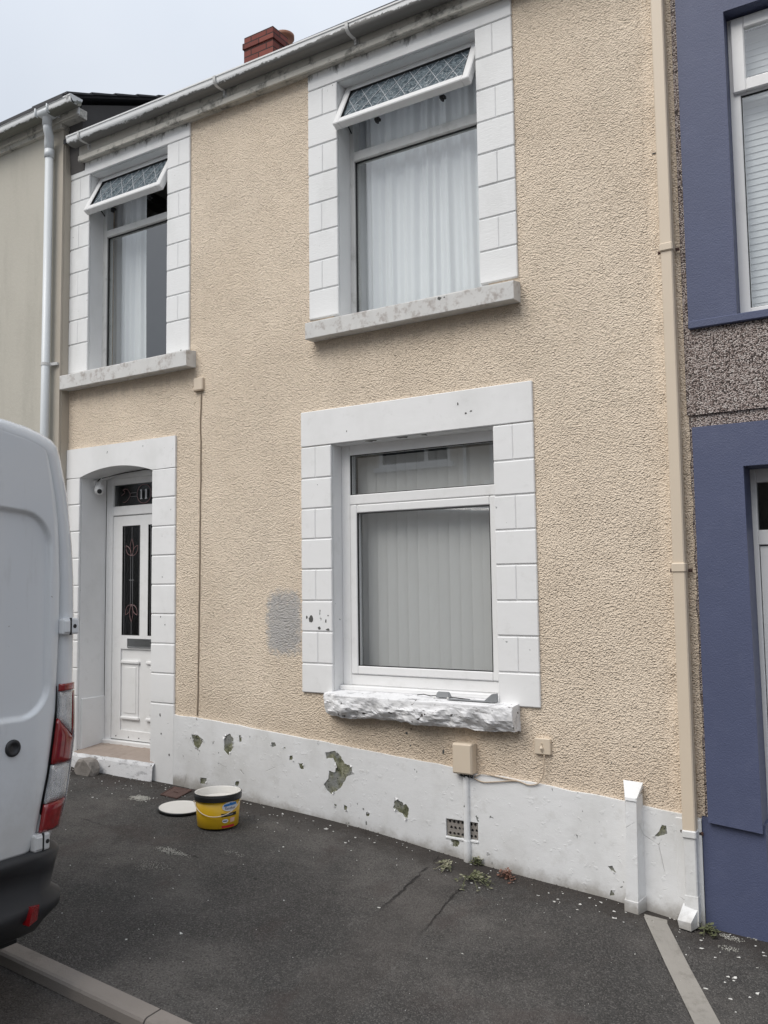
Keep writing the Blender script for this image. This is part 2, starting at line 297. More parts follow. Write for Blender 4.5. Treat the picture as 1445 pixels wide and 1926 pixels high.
# asphalt pavement / road
def asphalt(name, a, b, spk, trench=False):
    m = Mat(name, a, 0.88, spec=0.3); x, y, z = m.xyz()
    big = m.noise(0.9, 5, 0.62); mid = m.noise(5, 4, 0.6)
    c = m.mix(smask(m, big, 0.40, 0.60), a, b); c = m.mix(m.math('MULTIPLY', smask(m, m.noise(0.55, 4, 0.6, (1, 1.6, 1)), 0.45, 0.60), 0.6), c, tuple(v*w for v, w in zip(a, (0.72, 0.78, 0.80))))
    c = m.mix(m.math('MULTIPLY', smask(m, mid, 0.35, 0.75), 0.5), c, tuple(v*0.6 for v in a))
    c = m.mix(m.math('MULTIPLY', smask(m, m.noise(2.3, 5, 0.7), 0.54, 0.66), 0.4), c, tuple(v*0.62 for v in a))
    vc = m.vor(170, 'F1', 'Color'); sp = m.N('ShaderNodeSeparateColor'); m.L(vc, sp.inputs[0])
    vd = m.vor(170)
    c = m.mix(m.math('MULTIPLY', smask(m, sp.outputs[0], 0.50, 1.0), spk), c, (0.18, 0.17, 0.16))
    c = m.mix(m.math('MULTIPLY', smask(m, sp.outputs[1], 0.55, 1.0), 0.55), c, (0.018, 0.017, 0.017))
    h = m.math('ADD', m.math('SUBTRACT', 1.0, vd), m.math('MULTIPLY', m.noise(60, 3), 1.2))
    if trench:
        wob = m.math('MULTIPLY', m.math('SUBTRACT', m.noise(16, 4, 0.7), 0.5), 0.05)
        xw = m.math('ADD', x, wob)
        lines = None
        for (x0, sl_, ya, yb, w) in ((-2.600, -0.125, -1.02, -0.10, 0.0065), (-2.360, -0.165, -1.12, -0.42, 0.0045)):
            u = m.math('ABSOLUTE', m.math('SUBTRACT', xw, m.math('ADD', m.math('MULTIPLY', y, sl_), x0)))
            k = m.math('MULTIPLY', smask(m, u, w*1.8, w*0.5), m.math('MULTIPLY', smask(m, y, ya, ya+0.35), smask(m, y, yb+0.03, yb)))
            lines = k if lines is None else m.math('MAXIMUM', lines, k)
        yw = m.math('ADD', y, wob)                                     # long crack running with the street
        u = m.math('ABSOLUTE', m.math('SUBTRACT', yw, m.math('SUBTRACT', m.math('MULTIPLY', x, -0.06), 1.20)))
        k = m.math('MULTIPLY', smask(m, u, 0.012, 0.003), m.math('MULTIPLY', smask(m, x, -5.4, -5.1), smask(m, x, -3.0, -3.4)))
        lines = m.math('MAXIMUM', lines, m.math('MULTIPLY', k, smask(m, m.noise(3.5, 3), 0.45, 0.6)))
        lines = m.math('MULTIPLY', lines, smask(m, m.noise(9, 4), 0.36, 0.5))
        c = m.mix(m.math('MULTIPLY', lines, 0.85), c, (0.012, 0.011, 0.011)); h = m.math('SUBTRACT', h, m.math('MULTIPLY', lines, 2.0))
        # tarred trench infill is a touch browner, dirt band along the wall
        t1 = m.math('MULTIPLY', smask(m, m.math('SUBTRACT', xw, m.math('MULTIPLY', y, -0.125)), -2.61, -2.59), smask(m, m.math('SUBTRACT', xw, m.math('MULTIPLY', y, -0.165)), -2.35, -2.37))
        c = m.mix(m.math('MULTIPLY', t1, 0.22), c, (0.075, 0.064, 0.058))
        db = smask(m, m.math('ADD', y, m.math('MULTIPLY', m.noise(4.5, 5, 0.65), 0.55)), -0.08, 0.22)
        c = m.mix(m.math('MULTIPLY', db, 0.78), c, (0.036, 0.030, 0.026))
        c = m.mix(m.math('MULTIPLY', smask(m, m.noise(1.7, 4, 0.6, (1.3, 1, 1)), 0.57, 0.68), 0.35), c, (0.058, 0.042, 0.038))
        c = m.mix(smask(m, m.noise(6.5, 3, 0.55), 0.745, 0.77), c, (0.014, 0.013, 0.013))
        c = m.mix(m.math('MULTIPLY', smask(m, m.noise(31, 4, 0.7), 0.70, 0.73), 0.5), c, (0.16, 0.155, 0.145))
    m.setc(c); m.bump(h, 0.0045, 0.9); return m.m
MT['pave'] = asphalt('worn_asphalt_pavement', (0.064, 0.060, 0.057), (0.122, 0.113, 0.105), 0.55, True)
MT['road'] = asphalt('road_asphalt', (0.062, 0.055, 0.051), (0.085, 0.075, 0.068), 0.35)

def glass_mat(name, ior, tint=(0.86, 0.9, 0.9), rough=0.0, bump=0.0):
    m = bpy.data.materials.new(name); m.use_nodes = True; t = m.node_tree; t.nodes.clear()
    o = t.nodes.new('ShaderNodeOutputMaterial'); mi = t.nodes.new('ShaderNodeMixShader'); tr = t.nodes.new('ShaderNodeBsdfTransparent')
    gl = t.nodes.new('ShaderNodeBsdfGlossy'); fr = t.nodes.new('ShaderNodeFresnel')
    gg = t.nodes.new('ShaderNodeNewGeometry'); mr = t.nodes.new('ShaderNodeMapRange'); t.links.new(gg.outputs['Backfacing'], mr.inputs['Value'])
    mr.inputs['To Min'].default_value = ior; mr.inputs['To Max'].default_value = 1.0/ior; t.links.new(mr.outputs['Result'], fr.inputs['IOR'])
    tr.inputs['Color'].default_value = (*tint, 1); gl.inputs['Roughness'].default_value = rough
    if bump:
        g = t.nodes.new('ShaderNodeNewGeometry'); n = t.nodes.new('ShaderNodeTexNoise'); n.inputs['Scale'].default_value = 28; n.inputs['Distortion'].default_value = 1.5
        b = t.nodes.new('ShaderNodeBump'); b.inputs['Distance'].default_value = bump
        t.links.new(g.outputs['Position'], n.inputs['Vector']); t.links.new(n.outputs['Fac'], b.inputs['Height']); t.links.new(b.outputs['Normal'], gl.inputs['Normal']); t.links.new(b.outputs['Normal'], fr.inputs['Normal'])
    t.links.new(fr.outputs[0], mi.inputs[0]); t.links.new(tr.outputs[0], mi.inputs[1]); t.links.new(gl.outputs[0], mi.inputs[2]); t.links.new(mi.outputs[0], o.inputs['Surface'])
    return m
MT['glass'] = glass_mat('window_glass', 2.9, (0.92, 0.95, 0.95))
MT['glass_low'] = glass_mat('ground_floor_glass', 2.5, (0.93, 0.95, 0.95))
MT['glass_pat'] = glass_mat('patterned_glass', 1.9, (0.42, 0.48, 0.52), 0.10, 0.006)
t = MT['glass_pat'].node_tree                                # mottled grey-blue diffuse colour stands in for sky reflected in the pattern
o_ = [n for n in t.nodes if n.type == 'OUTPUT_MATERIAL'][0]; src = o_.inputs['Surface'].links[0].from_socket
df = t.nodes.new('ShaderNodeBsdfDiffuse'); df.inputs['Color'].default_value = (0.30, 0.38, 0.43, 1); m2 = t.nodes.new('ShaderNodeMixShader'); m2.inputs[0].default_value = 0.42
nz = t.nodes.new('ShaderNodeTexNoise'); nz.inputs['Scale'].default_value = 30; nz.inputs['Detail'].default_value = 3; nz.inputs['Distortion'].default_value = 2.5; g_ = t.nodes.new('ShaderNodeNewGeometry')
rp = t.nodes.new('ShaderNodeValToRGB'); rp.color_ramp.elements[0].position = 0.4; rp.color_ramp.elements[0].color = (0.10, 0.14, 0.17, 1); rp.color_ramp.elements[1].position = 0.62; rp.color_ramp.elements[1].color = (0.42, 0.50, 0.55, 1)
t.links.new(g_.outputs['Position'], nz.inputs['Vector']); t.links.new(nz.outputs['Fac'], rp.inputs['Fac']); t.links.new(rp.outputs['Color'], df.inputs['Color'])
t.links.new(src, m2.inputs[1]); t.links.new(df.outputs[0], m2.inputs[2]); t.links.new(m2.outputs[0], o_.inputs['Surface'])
MT['glass_door'] = glass_mat('dark_door_glass', 1.5, (0.30, 0.32, 0.33), 0.02, 0.002)

# ------------------------------------------------------------------ object helpers
def root(name, loc, label=None, cat=None, group=None, kind=None):
    o = bpy.data.objects.new(name, None); C.objects.link(o); o.location = loc; o.empty_display_size = 0.1
    tag(o, label, cat, group, kind); return o
def tag(o, label=None, cat=None, group=None, kind=None):
    for k, v in (('label', label), ('category', cat), ('group', group), ('kind', kind)):
        if v: o[k] = v
    return o
def top(o):
    while o.parent: o = o.parent
    return o
def obj(name, bm, mats, parent=None, smooth=False, base=None):
    """bmesh is in world coordinates; the mesh is shifted to its thing's base"""
    me = bpy.data.meshes.new(name)
    if not isinstance(mats, (list, tuple)): mats = [mats]
    for k in mats: me.materials.append(MT[k] if isinstance(k, str) else k)
    org = Vector(top(parent).location) if parent else Vector(base or (0, 0, 0))
    bmesh.ops.translate(bm, verts=bm.verts, vec=-org)
    bm.to_mesh(me); bm.free()
    if smooth:
        for p in me.polygons: p.use_smooth = True
    o = bpy.data.objects.new(name, me); C.objects.link(o)
    if parent: o.parent = parent
    else: o.location = org
    return o
def B(): return bmesh.new()
def box(bm, x0, x1, y0, y1, z0, z1, bev=0.0, mi=0, seg=1):
    if x0 > x1: x0, x1 = x1, x0
    if y0 > y1: y0, y1 = y1, y0
    if z0 > z1: z0, z1 = z1, z0
    vs = [bm.verts.new(p) for p in ((x0, y0, z0), (x1, y0, z0), (x1, y1, z0), (x0, y1, z0), (x0, y0, z1), (x1, y0, z1), (x1, y1, z1), (x0, y1, z1))]
    fs = [bm.faces.new([vs[i] for i in f]) for f in ((0, 3, 2, 1), (4, 5, 6, 7), (0, 1, 5, 4), (1, 2, 6, 5), (2, 3, 7, 6), (3, 0, 4, 7))]
    for f in fs: f.material_index = mi
    if bev:
        es = list({e for f in fs for e in f.edges})
        r = bmesh.ops.bevel(bm, geom=es, offset=bev, segments=seg, affect='EDGES', profile=0.5)
        for f in r['faces']: f.material_index = mi
    return vs
def hexa(bm, pts, mi=0):
    vs = [bm.verts.new(p) for p in pts]
    for f in ((0, 3, 2, 1), (4, 5, 6, 7), (0, 1, 5, 4), (1, 2, 6, 5), (2, 3, 7, 6), (3, 0, 4, 7)): bm.faces.new([vs[i] for i in f]).material_index = mi
def tube(bm, pts, r, n=10, mi=0, cap=True, closed=False):
    pts = [Vector(p) for p in pts]; rings = []
    N = len(pts)
    rr = r if isinstance(r, (list, tuple)) else [r]*N
    up = Vector((0, 0, 1))
    for i, p in enumerate(pts):
        a = pts[i-1] if (i > 0 or closed) else p; b = pts[(i+1) % N] if (i < N-1 or closed) else p
        d = (b-a).normalized()
        s = d.cross(up)
        if s.length < 0.05: s = d.cross(Vector((0, 1, 0)))
        s.normalize(); t = s.cross(d).normalized()
        rings.append([bm.verts.new(p+(s*math.cos(k*2*math.pi/n)+t*math.sin(k*2*math.pi/n))*rr[i]) for k in range(n)])
    for i in range(N if closed else N-1):
        A, Bq = rings[i], rings[(i+1) % N]
        for k in range(n): bm.faces.new((A[k], A[(k+1) % n], Bq[(k+1) % n], Bq[k])).material_index = mi
    if cap and not closed:
        bm.faces.new(rings[0][::-1]).material_index = mi; bm.faces.new(rings[-1]).material_index = mi
def lathe(bm, prof, c, n=32, mi=0, M=None, cap=True):
    rings = []
    for (r, z) in prof:
        ring = []
        for k in range(n):
            a = 2*math.pi*k/n; p = Vector((r*math.cos(a), r*math.sin(a), z))
            if M: p = M @ p
            ring.append(bm.verts.new(p+Vector(c)))
        rings.append(ring)
    for A, Bq in zip(rings, rings[1:]):
        for k in range(n): bm.faces.new((A[k], A[(k+1) % n], Bq[(k+1) % n], Bq[k])).material_index = mi
    for rg, pr_ in ((rings[0], prof[0]), (rings[-1], prof[-1])):
        if pr_[0] <= 1e-4: bmesh.ops.remove_doubles(bm, verts=rg, dist=1e-5)
    if cap and prof[0][0] > 1e-4: bm.faces.new(rings[0][::-1]).material_index = mi
    if cap and prof[-1][0] > 1e-4: bm.faces.new(rings[-1]).material_index = mi
def plate(bm, outer, holes, y0, y1, mi=0, holemi=None):
    """polygon in XZ with holes, front at y0, back edge at y1"""
    V, E = [], []
    for poly in [outer]+list(holes):
        s = len(V); V += [Vector(p) for p in poly]; n = len(poly)
        E += [(s+i, s+(i+1) % n) for i in range(n)]
    vs, es, fs, *_ = delaunay_2d_cdt(V, E, [], 1, 1e-6)
    def inside(p, poly):
        c = False; j = len(poly)-1
        for i in range(len(poly)):
            xi, zi = poly[i]; xj, zj = poly[j]
            if (zi > p.y) != (zj > p.y) and p.x < (xj-xi)*(p.y-zi)/(zj-zi)+xi: c = not c
            j = i
        return c
    keep = []
    for f in fs:
        p = sum((vs[i] for i in f), Vector((0, 0)))/len(f)
        if inside(p, outer) and not any(inside(p, h) for h in holes): keep.append(f)
    fs = keep; used = {i for f in fs for i in f}
    bv = [bm.verts.new((v.x, y0, v.y)) if i in used else None for i, v in enumerate(vs)]; out = []
    for f in fs:
        try: fc = bm.faces.new([bv[i] for i in f])
        except ValueError: continue
        fc.material_index = mi; fc.normal_update()
        if fc.normal.y > 0: fc.normal_flip()
        out.append(fc)
    be = [e for f in out for e in f.edges if len([g for g in e.link_faces]) == 1]
    be = list(set(be))
    back = {}
    for e in be:
        for v in e.verts:
            if v not in back: back[v] = bm.verts.new((v.co.x, y1, v.co.z))
    for e in be:
        a, b = e.verts; f = bm.faces.new((a, b, back[b], back[a])); f.material_index = mi if holemi is None else holemi
    bmesh.ops.recalc_face_normals(bm, faces=bm.faces)
def rect(x0, x1, z0, z1): return [(x0, z0), (x1, z0), (x1, z1), (x0, z1)]
def interp(xs, ys, x):
    if x <= xs[0]: return ys[0]
    for i in range(len(xs)-1):
        if x <= xs[i+1]: return ys[i]+(ys[i+1]-ys[i])*(x-xs[i])/(xs[i+1]-xs[i])
    return ys[-1]
GX = [-40, -14, -5.94, -4.835, -4.17, -3.53, -3.12, -2.45, -2.04, -1.53, -1.2, -0.8, 4, 30]
GZ = [2.9, 0.84, 0.274, 0.246, 0.216, 0.181, 0.148, 0.066, 0.029, -0.01, -0.055, -0.08, -0.46, -2.5]
def G(x, y):
    w = min(max(-y/2.19, 0), 1); w = w*w*(3-2*w)
    return (interp(GX, GZ, x)+0.025*y)*(1-w)+(-0.135-0.0805*x+0.025*y)*w
# picture measurement -> point on the wall plane Y (metres)
FPX = 1662.72
def W(px, py, Y=0.0):
    d = fw*FPX + r_*(px-722.5) + u_*(963-py); d = d*((4.8+Y)/d.y); return (d.x, d.z+1.7)
def GP(px, py):
    z = 0
    d = fw*FPX + r_*(px-722.5) + u_*(963-py)
    for _ in range(25):
        t = (z-1.7)/d.z; X = d.x*t; Y = d.y*t-4.8; z = G(X, Y)
    return X, Y, z

# ------------------------------------------------------------------ ground, pavement, kerb, road
bm = B()
xs = [-60+i*4 for i in range(12)]+[-12+i*0.2 for i in range(90)]+[6+i*4 for i in range(14)]
def sheet(bm, ys, zf):
    g = [[bm.verts.new((x, y, zf(x, y))) for y in ys] for x in xs]
    for i in range(len(xs)-1):
        for j in range(len(ys)-1): bm.faces.new((g[i][j], g[i+1][j], g[i+1][j+1], g[i][j+1]))
sheet(bm, [-2.19+2.49*i/20 for i in range(21)], G)
bmesh.ops.recalc_face_normals(bm, faces=bm.faces)
tag(obj('pavement', bm, 'pave', smooth=True), kind='structure')
def KZ(x): return -0.135-0.0805*x-0.055
bm = B()
kj = [-2.70+0.915*i for i in range(-14, 9)]
for a, b in zip(kj, kj[1:]):
    a += 0.004; b -= 0.004; prof = [(-2.192, 0.004), (-2.262, 0.001), (-2.274, -0.004), (-2.281, -0.014), (-2.290, -0.12), (-2.192, -0.12)]
    A = [bm.verts.new((a, y, KZ(a)+z)) for y, z in prof]; D = [bm.verts.new((b, y, KZ(b)+z)) for y, z in prof]
    for k in range(6): bm.faces.new((A[k], D[k], D[(k+1) % 6], A[(k+1) % 6]))
    bm.faces.new(A[::-1]); bm.faces.new(D)
bmesh.ops.recalc_face_normals(bm, faces=bm.faces)
tag(obj('kerb', bm, 'kerb'), kind='structure')
bm = B(); sheet(bm, [-9.6, -8, -6, -4, -2.8, -2.19], lambda x, y: KZ(x)-0.055+0.03*min(1, (-2.19-y)/2))
bmesh.ops.recalc_face_normals(bm, faces=bm.faces)
tag(obj('road', bm, 'road'), kind='structure')
bm = B(); sheet(bm, [-12.2, -11, -9.6], lambda x, y: KZ(x)+0.03)
box(bm, -12, 6, -9.62, -9.60, -3, -2.9)
bmesh.ops.recalc_face_normals(bm, faces=bm.faces)
tag(obj('far_pavement', bm, 'pave'), kind='structure')
bm = B(); sl = -0.0805
vs = [bm.verts.new((x, y, -0.55+sl*max(-60, min(58, x)))) for x, y in ((-60, -400), (58, -400), (58, 400), (-60, 400))]
bm.faces.new(vs)
for sx, x0 in ((-1, -60), (1, 58)):
    vs = [bm.verts.new((x, y, -0.55+sl*x0)) for x, y in ((x0, -400), (x0+sx*400, -400), (x0+sx*400, 400), (x0, 400))]; bm.faces.new(vs)
bmesh.ops.recalc_face_normals(bm, faces=bm.faces)
tag(obj('ground', bm, 'road'), kind='structure')
# diagonal concrete drain strip crossing the pavement
bm = B(); rows = []
sp = [(-1.385, -0.085), (-1.372, -0.13), (-1.16, -0.55), (-0.931, -0.99), (-0.72, -1.40), (-0.50, -1.83), (-0.32, -2.185)]
for (x, y) in sp:
    w = 0.125; n = Vector((0.86, 0.44)).normalized()
    rows.append([(x+n.x*t*w+random.uniform(-.004, .004), max(y, -2.189)+n.y*t*w*0.3) for t in (0, .33, .66, 1)])
gr = [[bm.verts.new((x, max(y, -2.189), G(x, max(y, -2.189))+0.005)) for x, y in r] for r in rows]
for i in range(len(gr)-1):
    for j in range(3): bm.faces.new((gr[i][j], gr[i+1][j], gr[i+1][j+1], gr[i][j+1]))
bmesh.ops.recalc_face_normals(bm, faces=bm.faces)
tag(obj('concrete_path', bm, 'concrete'), kind='structure')

# ------------------------------------------------------------------ the cream terraced house
XL, XR = -6.092, -1.078
house = root('terraced_house', (-3.6, 0, 0), 'cream roughcast terraced house with white painted quoins and white plinth', 'house')
ur0, ul0, l0, d0 = 5.143, 5.150, 2.629, 2.592
WIN = dict(UR=(-3.574, -3.329, -2.275, -2.029, 5.143, 3.50), UL=(-6.092, -5.856, -4.948, -4.706, 5.150, 3.46), L=(-3.652, -3.402, -2.214, -1.957, 2.629, 0.98))
e = 0.05
plinth_top = [(-4.86, 0.75), (-4.47, 0.737), (-4.074, 0.707), (-3.527, 0.668), (-3.11, 0.637), (-2.54, 0.595), (-2.37, 0.572), (-2.2, 0.570), (-2.029, 0.561), (-1.839, 0.543), (-1.496, 0.519), (-1.396, 0.506), (-1.231, 0.487), (-1.095, 0.475)]
bm = B()
outer = [(XL, -0.6), (XR-0.02, -0.6), (XR-0.02, 0.486), (XR-0.002, 0.49)]
zz = 0.55
while zz < 5.30: outer.append((XR+random.uniform(-0.005, 0.005), zz)); zz += 0.045
outer += [(XR, 5.32), (XL, 5.32)]
holes = [rect(WIN[k][1]-e, WIN[k][2]+e, WIN[k][5]-0.06, WIN[k][4]+e) for k in WIN]
holes.append([(-5.924-e, -0.3), (-5.087+e, -0.3), (-5.087+e, 2.70), (-5.924-e, 2.70)])
plate(bm, outer, holes, 0.0, 0.30)
obj('wall', bm, 'cream', house)
# inner leaf: rooms behind the openings
bm = B()
def room(bm, x0, x1, y0, y1, z0, z1):
    vs = [bm.verts.new(p) for p in ((x0, y0, z0), (x1, y0, z0), (x1, y1, z0), (x0, y1, z0), (x0, y0, z1), (x1, y0, z1), (x1, y1, z1), (x0, y1, z1))]
    for f in ((0, 1, 2, 3), (7, 6, 5, 4), (1, 5, 6, 2), (2, 6, 7, 3), (3, 7, 4, 0)): bm.faces.new([vs[i] for i in f])
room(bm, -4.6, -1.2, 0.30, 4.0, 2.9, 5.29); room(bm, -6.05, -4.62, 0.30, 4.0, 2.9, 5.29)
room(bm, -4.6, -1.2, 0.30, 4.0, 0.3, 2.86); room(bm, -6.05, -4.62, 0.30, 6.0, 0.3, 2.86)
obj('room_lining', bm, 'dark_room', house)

def blk(bm, x0, x1, z0, z1, split=False, yf=-0.016):
    g = 0.0045
    xm = (x0+x1)/2+random.uniform(-.01, .01)
    for (a, b) in (((x0, xm-0.0004), (xm+0.0004, x1)) if split else ((x0, x1),)):
        box(bm, a, b, yf+random.uniform(-0.001, 0.001), 0.006, z0+g, z1-g, 0.0045)
def surround(name, key, joints, ztop, zbot, yrev, mat, split=True, lining_bot=None):
    xl, xol, xor_, xr, zo, zs = WIN[key]; bm = B()
    box(bm, xl+0.003, xol-0.001, -0.008, 0.004, zbot+.002, zo)
    box(bm, xor_+0.001, xr-0.003, -0.008, 0.004, zbot+.002, zo)
    box(bm, xl, xr, -0.016, 0.006, zo+0.0035, ztop, 0.004)                        # lintel
    js = joints+[zbot]
    for i in range(len(js)-1):
        sp = split and i % 2 == 0
        blk(bm, xl, xol, js[i+1], js[i], sp); blk(bm, xor_, xr, js[i+1], js[i], sp)
    lb = zs if lining_bot is None else lining_bot
    box(bm, xol-e, xol, 0.007, yrev, lb, zo+e); box(bm, xor_, xor_+e, 0.007, yrev, lb, zo+e)
    box(bm, xol+0.0005, xor_-0.0005, 0.007, yrev, zo, zo+e)
    return obj(name, bm, mat, house)
J = lambda a, b: [a-(a-b)*i/7 for i in range(8)]
surround('window_surround', 'UR', J(5.143, 3.706), 5.262, 3.505, 0.14, 'white_up')
surround('window_surround', 'UL', J(5.150, 3.718), 5.262, 3.47, 0.135, 'white_up')
surround('window_surround', 'L', [2.629, 2.412, 2.206, 2.001, 1.797, 1.587, 1.382, 1.172], 2.871, 0.976, 0.11, 'white', lining_bot=0.99)
# door surround with segmental arch
bm = B()
DXL, DOL, DOR, DXR = -6.088, -5.924, -5.087, -4.841
dj = [2.592-(2.592-0.826)*i/8 for i in range(9)]
def arc(z_off=0.0):
    xc = (DOL+DOR)/2; hw = (DOR-DOL)/2; rise = 0.064; rad = (hw*hw+rise*rise)/(2*rise); zc = d0+rise-rad; pts = []
    for i in range(13):
        x = DOR-(DOR-DOL)*i/12; pts.append((x, zc+math.sqrt(rad*rad-(x-xc)**2)+z_off))
    return pts
poly = [(DXL, d0+0.0035), (DXL, 2.834), (DXR, 2.834), (DXR, d0+0.0035)]+arc()
poly = [p for i, p in enumerate(poly)]
plate(bm, poly, [], -0.016, 0.26)
box(bm, DXL+.003, DOL-.001, -0.008, 0.004, -0.1, d0); box(bm, DOR+.001, DXR-.003, -0.008, 0.004, -0.1, d0)
js = dj+[G(-5.5, 0)-0.15]
for i in range(len(js)-1):
    blk(bm, DXL, DOL, js[i+1], js[i]); blk(bm, DOR, DXR, js[i+1], js[i])
box(bm, DOL-e, DOL, 0.007, 0.262, 0.2, d0+.03); box(bm, DOR, DOR+e, 0.007, 0.262, 0.2, d0+.03)
box(bm, DOL-.02, DOL+0.012, 0.03, 0.262, 0.2, 0.80, 0.004)                        # thicker render low on the reveal
box(bm, DOL-0.05, DOR+0.05, 0.266, 0.30, 2.6005, 2.70)                             # tympanum over the fanlight
obj('door_surround', bm, 'white', house)

# --- plinth with peeled holes
def jag(px, crop, amp=0.006, yy=-0.02):
    (ox, oy, s) = crop; pts = [W(ox+a/s, oy+b/s, yy) for a, b in px]; out = []
    n = len(pts)
    for i in range(n):
        a = Vector(pts[i]); b = Vector(pts[(i+1) % n]); L_ = (b-a).length; k = max(2, int(L_/0.007))
        for j in range(k):
            t = j/k; p = a.lerp(b, t)
            q = noise.noise(Vector((p.x*90, p.y*90, 3)))*amp+noise.noise(Vector((p.x*260, p.y*260, 9)))*amp*0.5
            c = Vector((sum(v[0] for v in pts)/n, sum(v[1] for v in pts)/n)); dr = (p-c)
            if dr.length > 1e-5: dr.normalize()
            out.append((p.x+dr.x*q, p.y+dr.y*q))
    return out
cA = (280, 1320, 2.89); cB = (1080, 1400, 3.66); cC = (760, 1350, 4.128)
patches = [([(230, 178), (265, 182), (298, 210), (280, 240), (265, 262), (245, 235)], cA),
 ([(410, 185), (440, 173), (460, 200), (458, 250), (432, 293), (408, 265)], cA),
 ([(490, 182), (503, 185), (504, 215), (492, 220)], cA), ([(662, 222), (685, 220), (692, 240), (670, 246)], cA),
 ([(765, 295), (782, 292), (784, 318), (764, 316)], cA), ([(812, 335), (840, 335), (842, 365), (825, 368)], cA),
 ([(958, 275), (1010, 268), (1035, 285), (1065, 335), (1100, 350), (1110, 395), (1080, 405), (1045, 465), (990, 505), (968, 480), (950, 450), (975, 420), (980, 375), (1012, 385), (1020, 350), (1000, 305), (965, 310)], cA),
 ([(1340, 525), (1400, 560), (1415, 580), (1410, 620), (1400, 642), (1380, 612), (1328, 580)], cA),
 ([(280, 412), (315, 415), (312, 448), (278, 445)], cA), ([(470, 435), (492, 430), (486, 460), (468, 455)], cA),
 ([(1005, 555), (1022, 560), (1015, 580)], cA), ([(1062, 560), (1080, 570), (1075, 592), (1062, 588)], cA),
 ([(1180, 600), (1200, 605), (1198, 625), (1180, 620)], cA), ([(730, 248), (744, 250), (740, 259)], cA),
 ([(232, 840), (265, 838), (290, 885), (262, 875)], cB), ([(250, 1010), (270, 1000), (278, 1040), (245, 1045)], cB),
 ([(585, 600), (605, 555), (635, 560), (640, 620), (610, 630), (550, 638)], cB),
 ([(362, 950), (400, 935), (435, 965), (420, 1005), (380, 1000)], cC), ([(645, 1045), (662, 1045), (655, 1058)], cC),
 ([(150, 440), (200, 440), (190, 470), (150, 465)], (120, 1380, 4.817))]
patches = patches[:-1]
polys = [jag(p, c, 0.006 if len(p) > 4 else 0.004) for p, c in patches]
ab = rect(-2.576, -2.364, 0.190, 0.292)
bm = B(); PR = -1.095
outer = [(-4.838, -0.5), (-4.838, 0.752)]
for i in range(len(plinth_top)-1):
    (xa, za), (xb, zb) = plinth_top[i], plinth_top[i+1]
    for j in range(6):
        t = j/6; xx = xa+(xb-xa)*t
        if xx > -4.83: outer.append((xx, za+(zb-za)*t+noise.noise(Vector((xx*7, 0, 0)))*0.006))
outer += [(PR, 0.475), (PR, -0.5)]
plate(bm, outer, polys+[ab], -0.020, -0.0005)
for v in bm.verts:                                         # lumpy hand-trowelled face
    pass
obj('plinth', bm, 'plinth', house)
for pl in polys:                                           # bare render showing through the flaked paint, with a few curled flakes
    bm = B(); xs_ = [p[0] for p in pl]; zs_ = [p[1] for p in pl]
    box(bm, min(xs_)-.01, max(xs_)+.01, -0.0155, -0.012, min(zs_)-.01, max(zs_)+.01)
    for _ in range(1 if len(pl) < 40 else 6):
        p = random.choice(pl); q_ = random.uniform(0.006, 0.015); a = random.uniform(0, 6.28)
        q = [(p[0]+q_*math.cos(a+t), -0.0215-0.008*(k == 1), p[1]+q_*math.sin(a+t)) for k, t in enumerate((0, 1.7, 3.9))]
        vs = [bm.verts.new(v) for v in q]+[bm.verts.new((v[0], v[1]+0.0015, v[2]+0.001)) for v in q]
        bm.faces.new(vs[:3]).material_index = 1; bm.faces.new(vs[3:][::-1]).material_index = 1
        for k in range(3): bm.faces.new((vs[k], vs[(k+1) % 3], vs[3+(k+1) % 3], vs[3+k])).material_index = 1
    obj('peeled_patch', bm, ['moss', 'white'], house)
# air brick
bm = B(); hs = []
for i in range(7):
    for j in range(3):
        cx, cz = -2.576+0.022+i*0.028+(0.008 if j % 2 else 0), 0.207+j*0.034; r = 0.0098
        hs.append([(cx+r*math.cos(t*0.7854)*random.uniform(.75, 1.15), cz+r*math.sin(t*0.7854)*random.uniform(.75, 1.15)) for t in range(8)])
plate(bm, rect(-2.574, -2.366, 0.192, 0.290), hs, -0.009, 0.03)
air = obj('air_brick', bm, 'stone', house)
bm = B(); box(bm, -2.574, -2.366, -0.0006, 0.02, 0.192, 0.290); obj('hole_shade', bm, 'gasket', air)  # black sheet stands in for the shade inside the brick's holes
bm = B(); box(bm, -2.579, -2.361, -0.026, -0.0205, 0.176, 0.188, 0.002); obj('ledge', bm, 'plinth', air)

